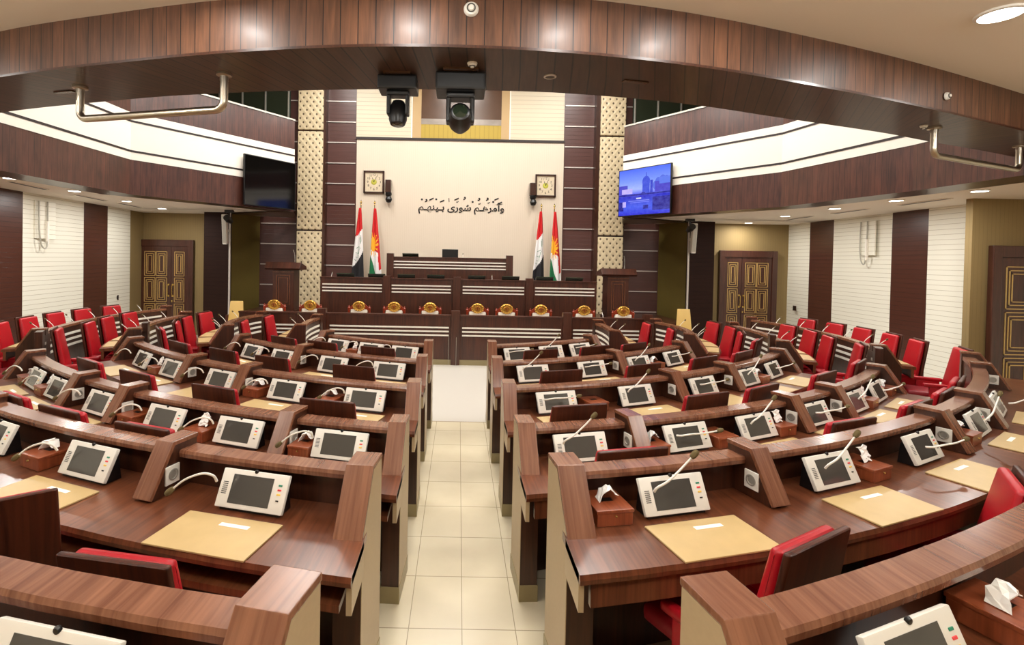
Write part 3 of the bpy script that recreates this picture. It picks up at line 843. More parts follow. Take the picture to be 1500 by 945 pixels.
def make_mic():
    t = thing('gooseneck_microphone', 'mic', 'microphone')
    MB().lathe([(0, 0), (.03, 0), (.028, .012), (.012, .016), (0, .016)], 14).build('foot', M['black'], t, smooth=True)
    sp = smooth3([(0, 0, .01), (0, -.01, .12), (0, -.06, .22), (0, -.13, .29)])
    st = MB().tube(sp, .006, 8, .0045).build('stalk', M['white'], t, smooth=True)
    d = (sp[-1]-sp[-3]).normalized(); q = d.to_track_quat('Z', 'Y').to_matrix().to_4x4()
    MB().lathe([(0, -.005), (.010, 0), (.012, .02), (0, .034)], 10, Matrix.Translation(sp[-1]) @ q).build('windshield', M['foam'], st, smooth=True)
    reg(t); return t
for s in ('R', 'L'):
    sg = 1 if s == 'R' else -1
    for i, (r, a0, a1, ch) in enumerate(BEN):
        C = bc(s, i)
        for j, a in enumerate(ch):
            x, y = pt(C, r+.005, sg*R(max(a+1.5, a0+4)))
            put('mic', make_mic, (x, y, ZD+.001), sg*R(a), 'white gooseneck microphone, %s from camera end, %s, %s side block' % (ORD[j], BN[i], 'right' if sg > 0 else 'left'), 'microphones in the side blocks')

# ------------------------------------------------------------------ podium tiers
def tier(name, label, x0, x1, y, z0, z1, posts, stripes, depth, sz, posth=.06, plinth=False, top=.74):
    t = thing(name, label, 'desk', (0, y, 0))
    MB().box(x0, x1, 0, .06, z0, z1).build('front_panel', M['podium'], t)
    MB().box(x0-.01, x1+.01, -.015, .10, z1-.025, z1+.005, .004).build('rail', M['podium'], t)
    MB().box(x0, x1, .06, depth, z1-.24, z1-.20).build('desktop', M['desk'], t)
    for p in posts:
        MB().box(p-.085, p+.085, -.05, .08, z0, z1+posth, .005).build('post', M['podium'], t)
    for a, b in stripes:
        for q in range(3):
            MB().box(a, b, -.012, .002, sz-.03-q*.075, sz-q*.075).build('stripe', M['stripe'], t)
    for x in (x0, x1-.06):
        MB().box(x, x+.06, .06, depth, z0, z1-.24).build('side_panel', M['podium'], t)
    if plinth: MB().box(x0, x1, -.03, .0, 0, .10).build('plinth', M['plinth'], t)
    return t
# raised stage floors
struct(MB().box(-5.2, 5.2, 10.98, 13.0, 0, .72).build('floor_stage_lower', M['podium']))
struct(MB().box(-2.5, 2.5, 11.95, 13.0, .72, 1.22).build('floor_stage_upper', M['podium']))
tier('front_podium_desk', 'long dark front podium desk with white stripes facing the aisle', -4.28, 3.85, 9.6, 0, .97, (-2.66, -.04, 2.14, 3.72), ((-4.1, -2.8), (-2.5, -.17), (.09, 2.02), (2.26, 3.55)), .55, .74, plinth=True, posth=.09)
tier('middle_podium_desk', 'raised middle podium desk behind the crested chairs', -3.15, 3.15, 11.2, .0, 1.61, (-1.63, -.03, 1.62), ((-3.1, -1.74), (-1.52, -.17), (.1, 1.5), (1.75, 3.1)), .5, 1.46, posth=.05)
tier('upper_podium_desk', 'topmost short podium desk below the wall lettering', -1.72, 1.28, 12.05, .72, 2.10, (-1.68, 1.24), ((-1.6, 1.16),), .5, 2.0, posth=.08)
def make_crest_chair():
    t = thing('crested_armchair', 'c', 'chair')
    MB().box(-.22, .22, -.2, .22, .40, .50, .03, 3).build('seat', M['cream'], t, smooth=True)
    MB().box(-.185, .185, .16, .22, .52, .93, .02, 2).build('back_pad', M['cream'], t, smooth=True)
    for x in (-1, 1):
        MB().lathe([(.026, 0), (.02, .2), (.028, .42), (.022, .7), (.026, .93), (.032, .96), (.016, .985), (.02, 1.0), (0, 1.015)], 12, Matrix.Translation((x*.225, .19, 0))).build('back_post', M['mahog'], t, smooth=True)
        MB().lathe([(.02, 0), (.03, .3), (.024, .42)], 10, Matrix.Translation((x*.21, -.19, 0))).build('leg', M['mahog'], t, smooth=True)
        MB().tube([(x*.225, .19, .68), (x*.235, 0, .69), (x*.235, -.17, .68), (x*.23, -.19, .45)], .02).build('armrest', M['mahog'], t, smooth=True)
    m = MB(); arc = [(-.235, .93), (-.19, .985), (-.1, 1.06), (0, 1.085), (.1, 1.06), (.19, .985), (.235, .93), (.18, .90), (-.18, .90)]
    m.prism(arc, .165, .215, 'y'); m.build('top_rail', M['mahog'], t)
    mt = Matrix.Translation((0, .16, .995)) @ Matrix.Rotation(PI/2, 4, 'X') @ Matrix.Diagonal((1.25, 1, 1, 1))
    c = MB().lathe([(0, .03), (.05, .028), (.06, .012), (.088, .018), (.112, .0), (.105, -.02), (0, -.02)], 24, mt)
    for q in range(14):
        a = 2*PI*q/14
        c.lathe([(0, -.016), (.016, 0), (0, .016)], 6, Matrix.Translation((.125*math.cos(a), .145, .995+.098*math.sin(a))))
    cr = c.build('crest', M['gold'], t)
    m = MB()
    for (bx, bz, w, h) in ((0, 1.0, .02, .055), (-.035, 1.005, .03, .018), (.035, 1.005, .03, .018), (0, .955, .045, .012), (-.02, 1.04, .012, .02), (.02, 1.04, .012, .02)):
        m.box(bx-w/2, bx+w/2, .122, .134, bz-h/2, bz+h/2, .002)
    m.build('emblem', M['mahog'], cr)
    reg(t); return t
crx = [-4.03, -3.24, -2.17, -1.40, -.61, .43, 1.07, 1.82, 2.77, 3.63]
for i, x in enumerate(crx):
    put('crest', make_crest_chair, (x, 10.6, 0), 0, 'white armchair with gilded oval crest, %s from the left behind the front podium desk' % (ORD+['ninth', 'tenth'])[i], 'crested armchairs behind the front podium desk')

def make_lectern():
    t = thing('lectern', 'l', 'lectern')
    MB().prism([(-.26, 1.02), (.24, 1.02), (.22, 1.10), (-.2, 1.20), (-.30, 1.06)], -.41, .41, bev=.006).build('slanted_top', M['podium'], t)
    MB().box(-.25, .25, -.2, .2, .08, 1.02, .006).build('body', M['podium'], t)
    MB().box(-.28, .28, -.23, .23, 0, .08, .005).build('base', M['podium'], t)
    MB().box(-.25, .25, -.215, -.2, .955, .99).build('cornice', M['desk'], t)
    m = MB()
    for i_, w in ((0, .16), (1, .11)):
        z0, z1 = .2+i_*.06, .9-i_*.06
        m.box(-w, w, -.215, -.2, z1-.012, z1).box(-w, w, -.215, -.2, z0, z0+.012).box(-w, -w+.012, -.215, -.2, z0, z1).box(w-.012, w, -.215, -.2, z0, z1)
    m.build('panel_moulding', M['cap'], t)
    MB().tube(smooth3([(.2, 0, 1.15), (.2, -.01, 1.35), (.17, -.05, 1.5)]), .008).build('microphone', M['chrome'], t, smooth=True)
    reg(t); return t
put('lectern', make_lectern, (-4.10, 11.7, .72), 0, 'dark wooden lectern left of the middle podium desk, before the padded pillar', 'lecterns beside the podium')
put('lectern', make_lectern, (3.74, 11.7, .72), 0, 'dark wooden lectern right of the middle podium desk, before the padded pillar', 'lecterns beside the podium')

def make_deskscreen():
    t = thing('desk_screen', 'd', 'screen')
    MB().box(-.06, .06, -.05, .07, 0, .012, .003).build('foot', M['black'], t)
    MB().box(-.015, .015, 0, .02, .01, .1).build('neck', M['black'], t)
    mt = Matrix.Translation((0, 0, .07)) @ Matrix.Rotation(R(35), 4, 'X')
    MB().box(-.2, .2, -.012, .012, 0, .26, .004, 2, mt).build('housing', M['glassgreen'], t)
    MB().box(-.185, .185, .011, .0135, .015, .245, 0, 1, mt).build('display', M['tvblack'], t)
    reg(t); return t
for i, (x, lb) in enumerate(((-2.6, 'leftmost on the middle podium desk'), (-1.88, 'on the middle podium desk just left of its left post'), (-1.2, 'on the middle podium desk just right of its left post'), (-.52, 'on the middle podium desk left of its centre post'), (.42, 'on the middle podium desk right of its centre post'), (1.2, 'on the middle podium desk left of its right post'), (1.98, 'on the middle podium desk just right of its right post'), (2.66, 'rightmost on the middle podium desk'))):
    put('dscreen', make_deskscreen, (x, 11.42, 1.411), 0, 'low tilted dark screen ' + lb, 'low screens on the middle podium desk')
put('dscreen', make_deskscreen, (-1.2, 12.3, 1.901), 0, 'low tilted dark screen on the topmost podium desk left of the black monitor', 'low screens on the topmost podium desk')
t = thing('desk_monitor', 'black monitor standing at the middle of the topmost podium desk', 'monitor', (-.22, 12.3, 1.9))
MB().box(-.1, .1, -.06, .08, .001, .015, .004).build('foot', M['black'], t)
MB().box(-.2, .2, -.015, .015, .12, .41, .006).build('housing', M['black'], t)
MB().box(-.185, .185, .0145, .017, .135, .395).build('display', M['tvblack'], t)
MB().box(-.025, .025, 0, .03, .01, .15).build('neck', M['black'], t)
for i, (x, y, z, lb) in enumerate(((.1, 12.25, 1.9, 'beside the black monitor on the topmost podium desk'), (.78, 11.35, 1.41, 'right of the centre post on the middle podium desk'), (2.9, 9.75, .77, 'near the right end of the front podium desk'), (-2.95, 11.35, 1.41, 'near the left end of the middle podium desk'))):
    put('mic', make_mic, (x, y, z+.001), PI, 'white gooseneck microphone '+lb, 'microphones on the podium')
m = MB().tube([(-.17, 9.59-.055, .60), (-.172, 9.535, .3), (-.17, 9.53, .005)], .003, 5)
tag(m.build('hanging_cable', M['cable']), 'thin pale cable hanging left of the front podium centre post', 'cable', 'cables on the podium front')
m = MB().tube([(-.04+.02, 9.59-.06, .55), (-.02, 9.53, .3), (-.02, 9.525, .005)], .003, 5)
tag(m.build('hanging_cable', M['cable']), 'thin pale cable hanging down the front podium centre post', 'cable', 'cables on the podium front')

# ------------------------------------------------------------------ flags
def make_flag(kind, x, y, z0, label, mir=1):
    t = thing('flag', label, 'flag', (x, y, z0), 0, 'flags beside the podium')
    MB().tube([(0, 0, .03), (0, 0, 2.18)], .014, 8).build('pole', M['brass'], t, smooth=True)
    MB().lathe([(0, 2.17), (.02, 2.19), (.012, 2.21), (.028, 2.25), (0, 2.32)], 10).build('finial', M['brass'], t, smooth=True)
    MB().lathe([(0, 0), (.16, 0), (.15, .03), (.05, .05), (0, .06)], 18).build('stand', M['brass'], t, smooth=True)
    nu, nv = 26, 60; ztop, zbot = 2.10, .28
    def P(u, v):
        w = .045+.27*(v**.85)
        cx = mir*(-.015-.04*v)
        zz = ztop-(ztop-zbot)*v - .10*v*(1-abs(2*u-1.2)) + .06*v*u
        return (cx+(u-.5)*w, -.03-.035*math.sin(u*PI*3.2+v*1.4)*(.4+.6*v)-.02*math.sin(u*PI), zz)
    verts = []; faces = []; mi = []
    for j in range(nv+1):
        for i in range(nu+1): verts.append(P(i/nu, j/nv))
    mats = ['fred', 'fwhite', 'fblack'] if kind == 'tri' else ['fred', 'fwhite', 'fgreen', 'fsun']
    for j in range(nv):
        for i in range(nu):
            a = j*(nu+1)+i; faces.append((a, a+1, a+nu+2, a+nu+1))
            u = (i+.5)/nu; v = (j+.5)/nv
            if kind == 'tri':
                k = 0 if v < .41-.12*u else (1 if v < .83-.22*u else 2)
            else:
                du = (u-.22)*(.045+.27*v**.85); dv = (v-.50)*(ztop-zbot)
                rad = math.hypot(du*2.2, dv); an = math.atan2(dv, du*2.2)
                sun = rad < .17 or (rad < .30 and math.cos(an*14) > .15+(rad-.17)*5)
                if sun: k = 3
                elif v < .60+.02*math.sin(u*9) and not (v > .45 and u < .3) : k = 0
                elif u > .80-.02*math.sin(v*20) and v < .86: k = 0
                elif v > .66+.42*u: k = 2
                else: k = 1
            mi.append(k)
    me = bpy.data.meshes.new('cloth'); me.from_pydata(verts, [], faces)
    for q in mats: me.materials.append(M[q])
    for p, k in zip(me.polygons, mi): p.material_index = k; p.use_smooth = True
    box_uv(me)
    c = link('cloth', me, t); sm = c.modifiers.new('t', 'SOLIDIFY'); sm.thickness = .008
    fr = MB()
    pts = [P(i/nu, 1) for i in range(nu+1)]
    for i in range(nu): 
        a, b = pts[i], pts[i+1]
        fr.quad((a[0], a[1]-.006, a[2]+.01), (b[0], b[1]-.006, b[2]+.01), (b[0], b[1]-.006, b[2]-.05), (a[0], a[1]-.006, a[2]-.05))
    fo = fr.build('fringe', M['fringe'], c); q = fo.modifiers.new('t', 'SOLIDIFY'); q.thickness = .01
    if kind == 'tri':
        m = MB()
        def stroke(pts, w=.012):
            Q = [Vector(P(u, v)) for u, v in pts]
            m.tube([(p.x, p.y-.012, p.z) for p in Q], w/2, 5)
        for pts in (((.25, .56), (.6, .52), (.75, .56)), ((.2, .62), (.55, .62), (.62, .55)), ((.25, .68), (.5, .68), (.5, .60)), ((.7, .40), (.72, .47)), ((.8, .38), (.83, .46), (.75, .49)), ((.15, .72), (.3, .73))):
            stroke(pts)
        m.build('green_script', M['fgreen'] if mir > 0 else M['fgreen'], c)
    return t
make_flag('tri', -2.52, 12.55, 1.22, 'red white and black flag with green script, left of the podium', 1)
make_flag('sun', -2.18, 12.6, 1.22, 'red white and green flag with yellow sun, left of the podium', -1)
make_flag('tri', 2.08, 12.55, 1.22, 'red white and black flag with green script, right of the podium', 1)
make_flag('sun', 2.42, 12.6, 1.22, 'red white and green flag with yellow sun, right of the podium', -1)

# ------------------------------------------------------------------ wall lettering, clocks, wall speakers
def textmesh(name, body, size, m, parent, loc, rot, ext=.004, align='CENTER'):
    cu = bpy.data.curves.new(name, 'FONT'); cu.body = body; cu.size = size; cu.extrude = ext; cu.offset = .012 if size > .2 else 0; cu.align_x = align; cu.align_y = 'CENTER'
    o = bpy.data.objects.new(name, cu); COL.objects.link(o)
    bpy.context.view_layer.update()
    me = bpy.data.meshes.new_from_object(o.evaluated_get(bpy.context.evaluated_depsgraph_get()))
    bpy.data.objects.remove(o); me.materials.clear(); me.materials.append(m)
    if not me.uv_layers: box_uv(me)
    return link(name, me, parent, loc, rot)
lt = thing('wall_lettering', 'black calligraphic lettering on the cream wall above the podium', 'lettering', (.035, 12.965, 3.46))
words = ['\uFEED\uFE83\uFEE3\uFEAE\uFEEB\u0640\uFEE2', '\uFEB7\uFEEE\uFEAD\uFEEF', '\uFE91\u0640\uFEF4\uFEE8\uFEEC\u0640\uFEE2']
body = ' '.join(words)[::-1]
tx = textmesh('lettering_line', body, .5, M['ink'], lt, (0, 0, 0), (PI/2, 0, 0))
xs = [v.co.x for v in tx.data.vertices]; ys = [v.co.y for v in tx.data.vertices]
if xs:
    w = max(xs)-min(xs); cx = (max(xs)+min(xs))/2; cy = (max(ys)+min(ys))/2
    kx = 2.26/w; ky = .33/(max(ys)-min(ys))
    for v in tx.data.vertices: v.co.x = (v.co.x-cx)*kx; v.co.y = (v.co.y-cy)*ky-.05
m = MB()
for (x, z, kd) in ((1.02, .10, 0), (.93, .20, 0), (.84, .13, 1), (.68, .20, 2), (.72, .09, 3), (.46, .19, 2), (.48, .06, 3), (.30, .12, 1), (.08, .21, 2), (-.12, .18, 0), (-.10, .10, 3), (-.31, .16, 4), (-.50, .12, 0), (-.66, .17, 1), (-.78, .17, 0), (-.93, .13, 2), (-1.04, .16, 1)):
    if kd == 0: m.tube([(x-.06, 0, z-.02), (x+.05, 0, z+.03)], .016, 5)
    elif kd == 1: m.lathe([(0, -.006), (.028, 0), (0, .006)], 8, Matrix.Translation((x, 0, z)) @ Matrix.Rotation(PI/2, 4, 'X'))
    elif kd == 2: m.tube(smooth3([(x-.03, 0, z-.03), (x+.02, 0, z-.01), (x+.02, 0, z+.03), (x-.01, 0, z+.02)], 3), .014, 5)
    elif kd == 3: m.tube(smooth3([(x-.03, 0, z+.02), (x-.01, 0, z), (x+.01, 0, z+.02), (x+.03, 0, z+.03)], 3), .009, 5)
    else: m.tube([(x-.01, 0, z-.05), (x-.02, 0, z+.05)], .01, 5)
m.build('vowel_marks', M['ink'], lt)

def make_clock(x, z, lb):
    t = thing('wall_clock', lb, 'clock', (x, 12.965, z), 0, 'wall clocks beside the lettering')
    hw, hh, fr = .27, .295, .042
    MB().box(-hw, hw, -.05, 0, hh-fr, hh, .004).box(-hw, hw, -.05, 0, -hh, -hh+fr, .004).box(-hw, -hw+fr, -.05, 0, -hh, hh, .004).box(hw-fr, hw, -.05, 0, -hh, hh, .004).build('frame', M['dark'], t)
    f = MB().box(-hw+fr-.005, hw-fr+.005, -.02, -.005, -hh+fr-.005, hh-fr+.005).build('face', M['face'], t)
    for q in range(12):
        a = R(90-30*(q if q else 12))
        textmesh('numeral', str(q if q else 12), .085, M['ink'], f, (.165*math.cos(a), -.022, .19*math.sin(a)), (PI/2, 0, 0), .002)
    MB().lathe([(0, .012), (.05, .01), (.075, 0), (0, 0)], 20, Matrix.Translation((0, -.02, 0)) @ Matrix.Rotation(PI/2, 4, 'X')).build('emblem', M['emblem'], f)
    MB().box(-.006, .006, -.04, -.034, 0, .12, 0, 1, Matrix.Rotation(R(-20), 4, 'Y')).box(-.005, .005, -.04, -.034, 0, .16, 0, 1, Matrix.Rotation(R(25), 4, 'Y')).build('hands', M['ink'], t)
make_clock(-2.27, 4.05, 'square framed wall clock left of the wall lettering')
make_clock(2.24, 4.04, 'square framed wall clock right of the wall lettering')
def make_wallcam(x, z, lb):
    t = thing('wall_camera', lb, 'camera', (x, 12.965, z), 0, 'black cameras beside the clocks')
    MB().box(-.07, .07, -.16, 0, 0, .32, .006).build('bracket_box', M['dark'], t)
    MB().lathe([(0, .02), (.08, .0), (.085, -.06), (.06, -.10), (0, -.10)], 16, Matrix.Translation((.01, -.1, -.01))).build('base', M['black'], t, smooth=True)
    MB().lathe([(0, -.09), (.06, -.07), (.09, 0), (.06, .07), (0, .09)], 16, Matrix.Translation((.02, -.12, -.19))).build('head', M['black'], t, smooth=True)
make_wallcam(-1.88, 3.78, 'black dome camera on a brown box right of the left wall clock')
make_wallcam(1.89, 3.77, 'black dome camera on a brown box left of the right wall clock')

# ------------------------------------------------------------------ televisions
def make_tv(A, B, z0, z1, pic, label):
    A, B = Vector(A), Vector(B); d = B-A; L = d.length; mid = (A+B)/2
    rz = math.atan2(d.y, d.x)
    t = thing('television', label, 'television', (mid.x, mid.y, z0), rz, 'televisions on the balcony face')
    MB().box(-L/2, L/2, 0, .05, 0, z1-z0, .006).build('housing', M['black'], t)
    b = .02
    me = bpy.data.meshes.new('screen'); me.from_pydata([(-L/2+b, -.003, b), (L/2-b, -.003, b), (L/2-b, -.003, z1-z0-b), (-L/2+b, -.003, z1-z0-b)], [], [(0, 1, 2, 3)])
    u = me.uv_layers.new(name='UVMap')
    for k, c in enumerate(((0, 0), (1, 0), (1, 1), (0, 1))): u.data[k].uv = c
    me.materials.append(M['tvpic' if pic else 'tvblack']); link('screen', me, t)
    MB().box(-.2, .2, .05, .13, .3, .7).build('wall_bracket', M['black'], t)
make_tv((-4.42, 10.07), (-3.71, 11.10), 3.10, 4.15, False, 'large black switched-off television on the left balcony corner')
make_tv((3.58, 11.14), (4.31, 10.07), 3.09, 4.13, True, 'large lit blue television on the right balcony corner')

# ------------------------------------------------------------------ ceiling fixtures
def downlight(x, y, z, r, lb, group, power, cat='lamp'):
    t = thing('downlight', lb, 'ceiling light', (x, y, z), 0, group)
    MB().lathe([(r, 0), (r*1.18, 0), (r*1.18, -.012), (r, -.016), (r, 0)], 24).build('ring', M['lampring'], t, smooth=True)
    MB().lathe([(0, -.008), (r, -.008), (r, -.004), (0, -.004)], 24).build('diffuser', M['lamp'], t)
    if z > 3.3 and y < 1.5:
        ld = bpy.data.lights.new('lamp_bulb', 'POINT'); ld.shadow_soft_size = .09
    else:
        ld = bpy.data.lights.new('lamp_bulb', 'AREA'); ld.shape = 'DISK'; ld.size = r*1.6
    ld.energy = power; ld.color = (1, .98, .94)
    lo = bpy.data.objects.new('lamp_bulb', ld); COL.objects.link(lo); lo.parent = t; lo.location = (0, 0, -.2 if z > 3.3 and y < 1.5 else -.03)
    return t
lft = [(-6.32, 6.92), (-6.46, 8.25), (-6.59, 9.73), (-6.78, 11.21)]
rgt = [(7.07, 12.03), (6.74, 10.19), (6.62, 8.7), (6.63, 7.49), (6.77, 6.42)]
for i, (x, y) in enumerate(lft):
    downlight(x, y, 3.1, .085, 'round lit downlight under the left balcony, %s from the picture edge' % ORD[i], 'downlights under the balcony', 25)
for i, (x, y) in enumerate(rgt[::-1]):
    downlight(x, y, 3.1, .085, 'round lit downlight under the right balcony, %s from the picture edge' % ORD[i], 'downlights under the balcony', 25)
downlight(3.23, 2.98, CT, .10, 'large round lit downlight in the ceiling at the upper right', 'downlights over the rear rows', 14)
for i, (x, y) in enumerate(((-3.2, 2.3), (-1.55, 2.62), (-.36, 2.44), (.72, 2.48), (1.5, 2.62), (4.6, 3.3), (-4.6, 3.1), (-2.5, .6), (0, .3), (2.5, .6), (-5, 1.2), (5, 1.2))):  # unseen lamps added to brighten the ceiling and put sheen on the beam
    downlight(x, y, CT, .10, 'round unseen downlight added in the ceiling over the rear rows', 'downlights over the rear rows', 9 if 2.4 < y < 2.9 else 68 if y < 1.5 else 14)
for i, (x, y) in enumerate(((-3.2, 6.2), (0, 6.2), (3.2, 6.2), (-3, 8.4), (0, 8.4), (3, 8.4), (-3, 10.8), (0, 10.8), (3, 10.8))):  # unseen panels added to light the hall from above
    t = thing('hall_fill_light', 'added broad square light, out of view high above the hall', 'ceiling light', (x, y, 7.19), 0, 'added lights out of view above the hall')
    MB().box(-.62, .62, -.62, .62, -.03, 0, .006).build('frame', M['lampring'], t)
    MB().box(-.58, .58, -.58, .58, -.036, -.03).build('diffuser', M['lamp'], t)
    ld = bpy.data.lights.new('fill_panel', 'AREA'); ld.shape = 'SQUARE'; ld.size = 1.1; ld.energy = 56; ld.color = (1, .985, .955)
    lo = bpy.data.objects.new('fill_panel', ld); COL.objects.link(lo); lo.parent = t; lo.location = (0, 0, -.05)
# slot vents in the soffit ceilings
for s, L in ((-1, ((-6.75, 7.7, 12), (-6.95, 9.3, 8), (-7.1, 10.6, 8))), (1, ((7.15, 7.6, -5), (7.2, 9.1, -5), (7.3, 10.6, -5)))):
    for i, (x, y, a) in enumerate(L):
        t = thing('slot_vent', 'long narrow air slot in the %s side ceiling, %s from the picture edge' % ('left' if s < 0 else 'right', ORD[i]), 'vent', (x, y, 3.1), R(a), 'air slots in the side ceilings')
        MB().box(-.05, .05, -.45, .45, -.012, 0, .003).build('frame', M['ceilw'], t)
        MB().box(-.03, .03, -.43, .43, -.014, -.012).build('slot', M['slit'], t)
# steel pipes hanging under the beam
def make_pipe(A, B, drop, lb):
    t = thing('hanging_pipe', lb, 'pipe', (0, 0, 0), 0, 'steel pipes under the beam')
    A, B = Vector(A+(ZB,)), Vector(B+(ZB,)); d = (B-A).normalized(); dn = Vector((0, 0, -drop)); e = .06
    def bend(c, p, q):
        return [c+p*e*(1-math.sin(t_*PI/12))+q*e*(1-math.cos(t_*PI/12)) for t_ in range(7)]
    up = Vector((0, 0, 1))
    path = [A-Vector((0, 0, .0))]+bend(A+dn, up, d)+bend(B+dn, -d, up)+[B]
    MB().tube(path, .026, 12).build('tube', M['steel'], t, smooth=True)
    for P in (A, B):
        MB().lathe([(0, 0), (.05, 0), (.05, -.015), (.028, -.02), (.028, -.05), (0, -.05)], 16, Matrix.Translation(P)).build('flange', M['steel'], t, smooth=True)
make_pipe((-2.83, 3.66), (-1.61, 3.34), .24, 'bent steel pipe hanging under the beam at the left')
make_pipe((4.11, 4.29), (5.50, 4.86), .24, 'bent steel pipe hanging under the beam at the right')
# moving head spotlights
def make_head(x, y, sc_, lb, facing):
    t = thing('moving_head_spotlight', lb, 'spotlight', (x, y, ZB), 0, 'moving head spotlights under the beam'); t.scale = (sc_,)*3
    MB().box(-.13, .13, -.09, .09, -.105, -.012, .012, 2).build('base', M['black'], t)
    MB().box(-.09, .09, -.11, -.05, -.012, 0).build('mounting_plate', M['bronze'], t)
    y_ = MB().box(-.075, .075, -.05, .05, -.135, -.105, .01, 2).box(-.075, -.05, -.04, .04, -.26, -.12, .01, 2).box(.05, .075, -.04, .04, -.26, -.12, .01, 2).build('yoke', M['black'], t)
    mt = Matrix.Translation((0, 0, -.24)) @ (Matrix.Rotation(R(75), 4, 'X') if facing else Matrix.Rotation(R(170), 4, 'X'))
    MB().lathe([(0, -.08), (.04, -.075), (.06, -.03), (.062, .05), (.05, .085), (.04, .09), (0, .088)], 18, mt).build('head', M['black'], t, smooth=True)
    MB().lathe([(0, .093), (.038, .090), (.038, .086), (0, .086)], 18, mt).build('lens', M['glassgreen'], t)
make_head(-.43, 3.34, 1.0, 'smaller black moving head spotlight hanging left under the beam', False)
make_head(-.01, 3.28, 1.25, 'larger black moving head spotlight with round lens hanging at mid beam', True)
def make_detector(loc, rot, r, lb, nm='smoke_detector'):
    t = thing(nm, lb, 'detector', loc, 0, 'white ceiling discs'); t.rotation_euler = rot
    MB().lathe([(0, -.03), (r*.35, -.03), (r*.4, -.022), (r*.8, -.018), (r, -.006), (r, 0), (0, 0)], 24).build('disc', M['white'], t, smooth=True)
    MB().lathe([(r*.45, -.024), (r*.6, -.026), (r*.6, -.021), (r*.45, -.02)], 20).build('ring_slot', M['slit'], t)
make_detector((.043, 2.85, 3.515), (-PI/2, 0, 0), .043, 'round white disc at the middle of the beam face')
make_detector((3.78, 3.858, 3.42), (-PI/2, 0, R(22)), .03, 'round white disc on the right part of the beam face')
make_detector((.06, 3.08, ZB+.002), (0, 0, 0), .032, 'white sprinkler head in front of the larger spotlight', 'sprinkler')
make_detector((3.97, 4.24, ZB), (0, 0, 0), .028, 'white sprinkler head beside the right hanging pipe', 'sprinkler')
t = thing('downlight', 'unlit ring downlight in the beam underside right of the spotlights', 'ceiling light', (.58, 3.27, ZB))
MB().lathe([(.032, 0), (.042, 0), (.042, -.008), (.032, -.010), (.032, 0)], 20).build('ring', M['silver'], t, smooth=True)
MB().lathe([(0, -.001), (.032, -.001), (.032, -.004), (0, -.004)], 20).build('lens', M['soffplain'], t)
for i, (x, y, lb) in enumerate(((-3.04, 3.78, 'left of the left hanging pipe'), (1.17, 3.34, 'right of the ring downlight'))):
    tag(MB().box(-.09, .09, -.02, .02, -.008, 0, .003).build('beam_slot', M['bronze'], None, loc=(x, y, ZB), rot=(0, 0, R(-15 if x < 0 else 12))), 'small brown slot plate in the beam underside '+lb, 'plate', 'slot plates under the beam')

# column speakers and spot fittings on the dark piers
def make_colspk(s, lb):
    t = thing('column_speaker', lb, 'speaker', (s*5.62, 11.86, 2.32), 0, 'column speakers on the dark piers')
    MB().box(-.055, .055, -.08, .04, 0, .72, .02, 2, Matrix.Rotation(R(6), 4, 'X')).build('enclosure', M['white'], t, smooth=True)
    MB().box(-.04, .04, -.083, -.078, .04, .68, 0, 1, Matrix.Rotation(R(6), 4, 'X')).build('grille', M['frame'], t)
    MB().box(-.02, .02, .02, .12, .3, .36).build('bracket', M['white'], t)
make_colspk(-1, 'white column speaker on the left dark pier')
make_colspk(1, 'white column speaker on the right dark pier')
for s in (-1, 1):
    t = thing('track_spotlight', 'black spot fitting under the %s balcony end beside the television' % ('left' if s < 0 else 'right'), 'spotlight', (s*5.15, 11.0, 3.07), 0, 'black spot fittings under the balcony ends')
    MB().box(-.09, .09, -.05, .05, -.06, 0, .01).build('base', M['black'], t)
    MB().tube([(0, 0, -.05), (0, 0, -.17)], .02, 8).build('arm', M['black'], t)
    MB().lathe([(0, -.12), (.05, -.11), (.075, 0), (.07, .12), (0, .12)], 16, Matrix.Translation((0, -.02, -.22)) @ Matrix.Rotation(R(70), 4, 'X')).build('head', M['black'], t, smooth=True)
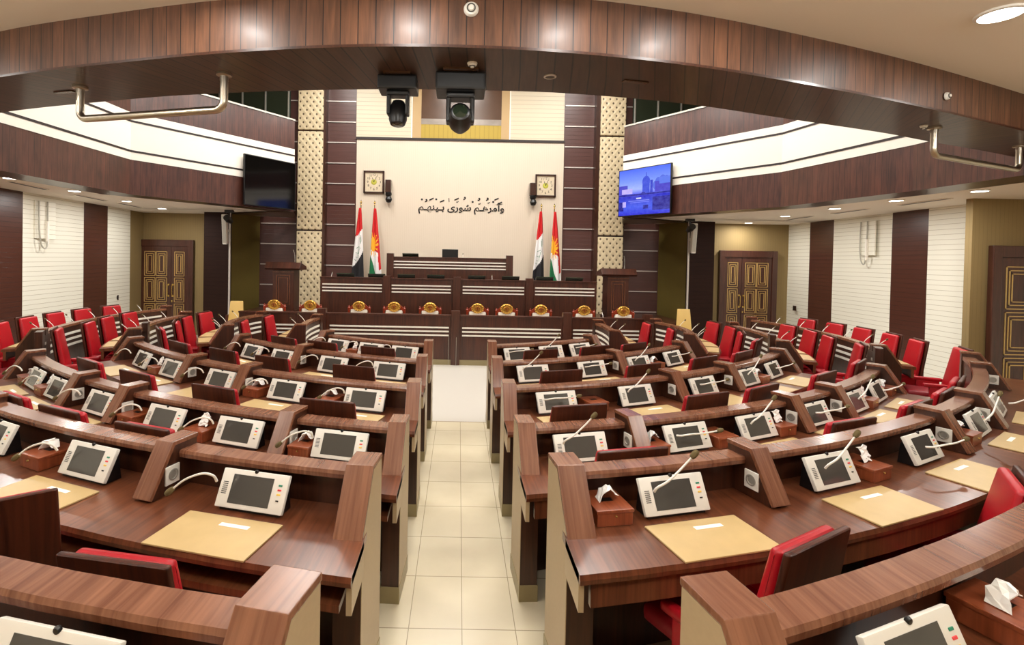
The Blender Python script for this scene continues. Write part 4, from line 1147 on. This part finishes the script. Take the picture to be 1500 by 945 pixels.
# hanging cable loops and switches on the wall boards
def make_loop(x, y, ang, lb):
    t = thing('wall_cable_loop', lb, 'cable', (x, y, 0), ang, 'cable loops on the side walls')
    MB().tube(smooth3([(-.10, -.04, 2.98), (-.10, -.05, 2.5), (-.06, -.05, 2.2), (.02, -.05, 2.12), (.06, -.05, 2.25), (.07, -.04, 2.7), (.07, -.04, 2.98)]), .012, 6).build('cable', M['cable'], t, smooth=True)
    MB().box(.05, .09, -.06, -.02, 2.2, 2.62, .006).build('conduit', M['whitepanel'], t)
    MB().box(-.15, .25, -.02, 0, 2.3, 2.98).build('backing_plate', M['creamside'], t)
make_loop(-7.62, 8.98, R(90-6), 'grey cable loop hanging on the left cream wall boards')
make_loop(8.15, 9.85, R(-90-4), 'grey cable loop hanging on the right cream wall boards')
for (x, y, a, lb) in ((-7.94, 11.4, R(84), 'left'), (8.30, 12.1, R(-94), 'right')):
    t = thing('wall_switch', 'small dark square switch plate on the %s cream wall near the door' % lb, 'switch', (x, y, 1.02), a, 'switch plates by the doors')
    MB().box(-.06, .06, -.015, 0, -.06, .06, .004).build('plate', M['dark'], t)
    MB().box(-.03, .03, -.019, -.015, -.035, .035, .002).build('rocker', M['black'], t)

# tan visitor chairs near the dark piers
def make_tan():
    t = thing('tan_chair', 't', 'chair')
    MB().box(-.2, .2, -.2, .2, .42, .47, .02, 2).build('seat', M['yelchair'], t, smooth=True)
    MB().hexa([(-.17, .17, .5), (.17, .17, .5), (.17, .21, .5), (-.17, .21, .5), (-.13, .24, 1.08), (.13, .24, 1.08), (.13, .275, 1.08), (-.13, .275, 1.08)], .015, 2).build('backrest', M['yelchair'], t, smooth=True)
    for x in (-1, 1):
        for y in (-1, 1): MB().tube([(x*.17, y*.17, .43), (x*.19, y*.19, 0)], .013, 8).build('leg', M['chrome'], t, smooth=True)
    reg(t); return t
put('tan', make_tan, (-4.72, 10.3, 0), R(8), 'tan yellow chair before the left dark pier', 'tan chairs beside the podium')
put('tan', make_tan, (4.86, 10.4, 0), R(-8), 'tan yellow chair before the right dark pier', 'tan chairs beside the podium')

# ------------------------------------------------------------------ world and view
wd = bpy.data.worlds.new('world'); sc.world = wd; wd.use_nodes = True
wd.node_tree.nodes['Background'].inputs[0].default_value = (1, .95, .88, 1); wd.node_tree.nodes['Background'].inputs[1].default_value = .1
vs = sc.view_settings; vs.view_transform = 'Standard'; vs.look = 'None'; vs.exposure = 0.0; vs.gamma = 1; vs.use_curve_mapping = False
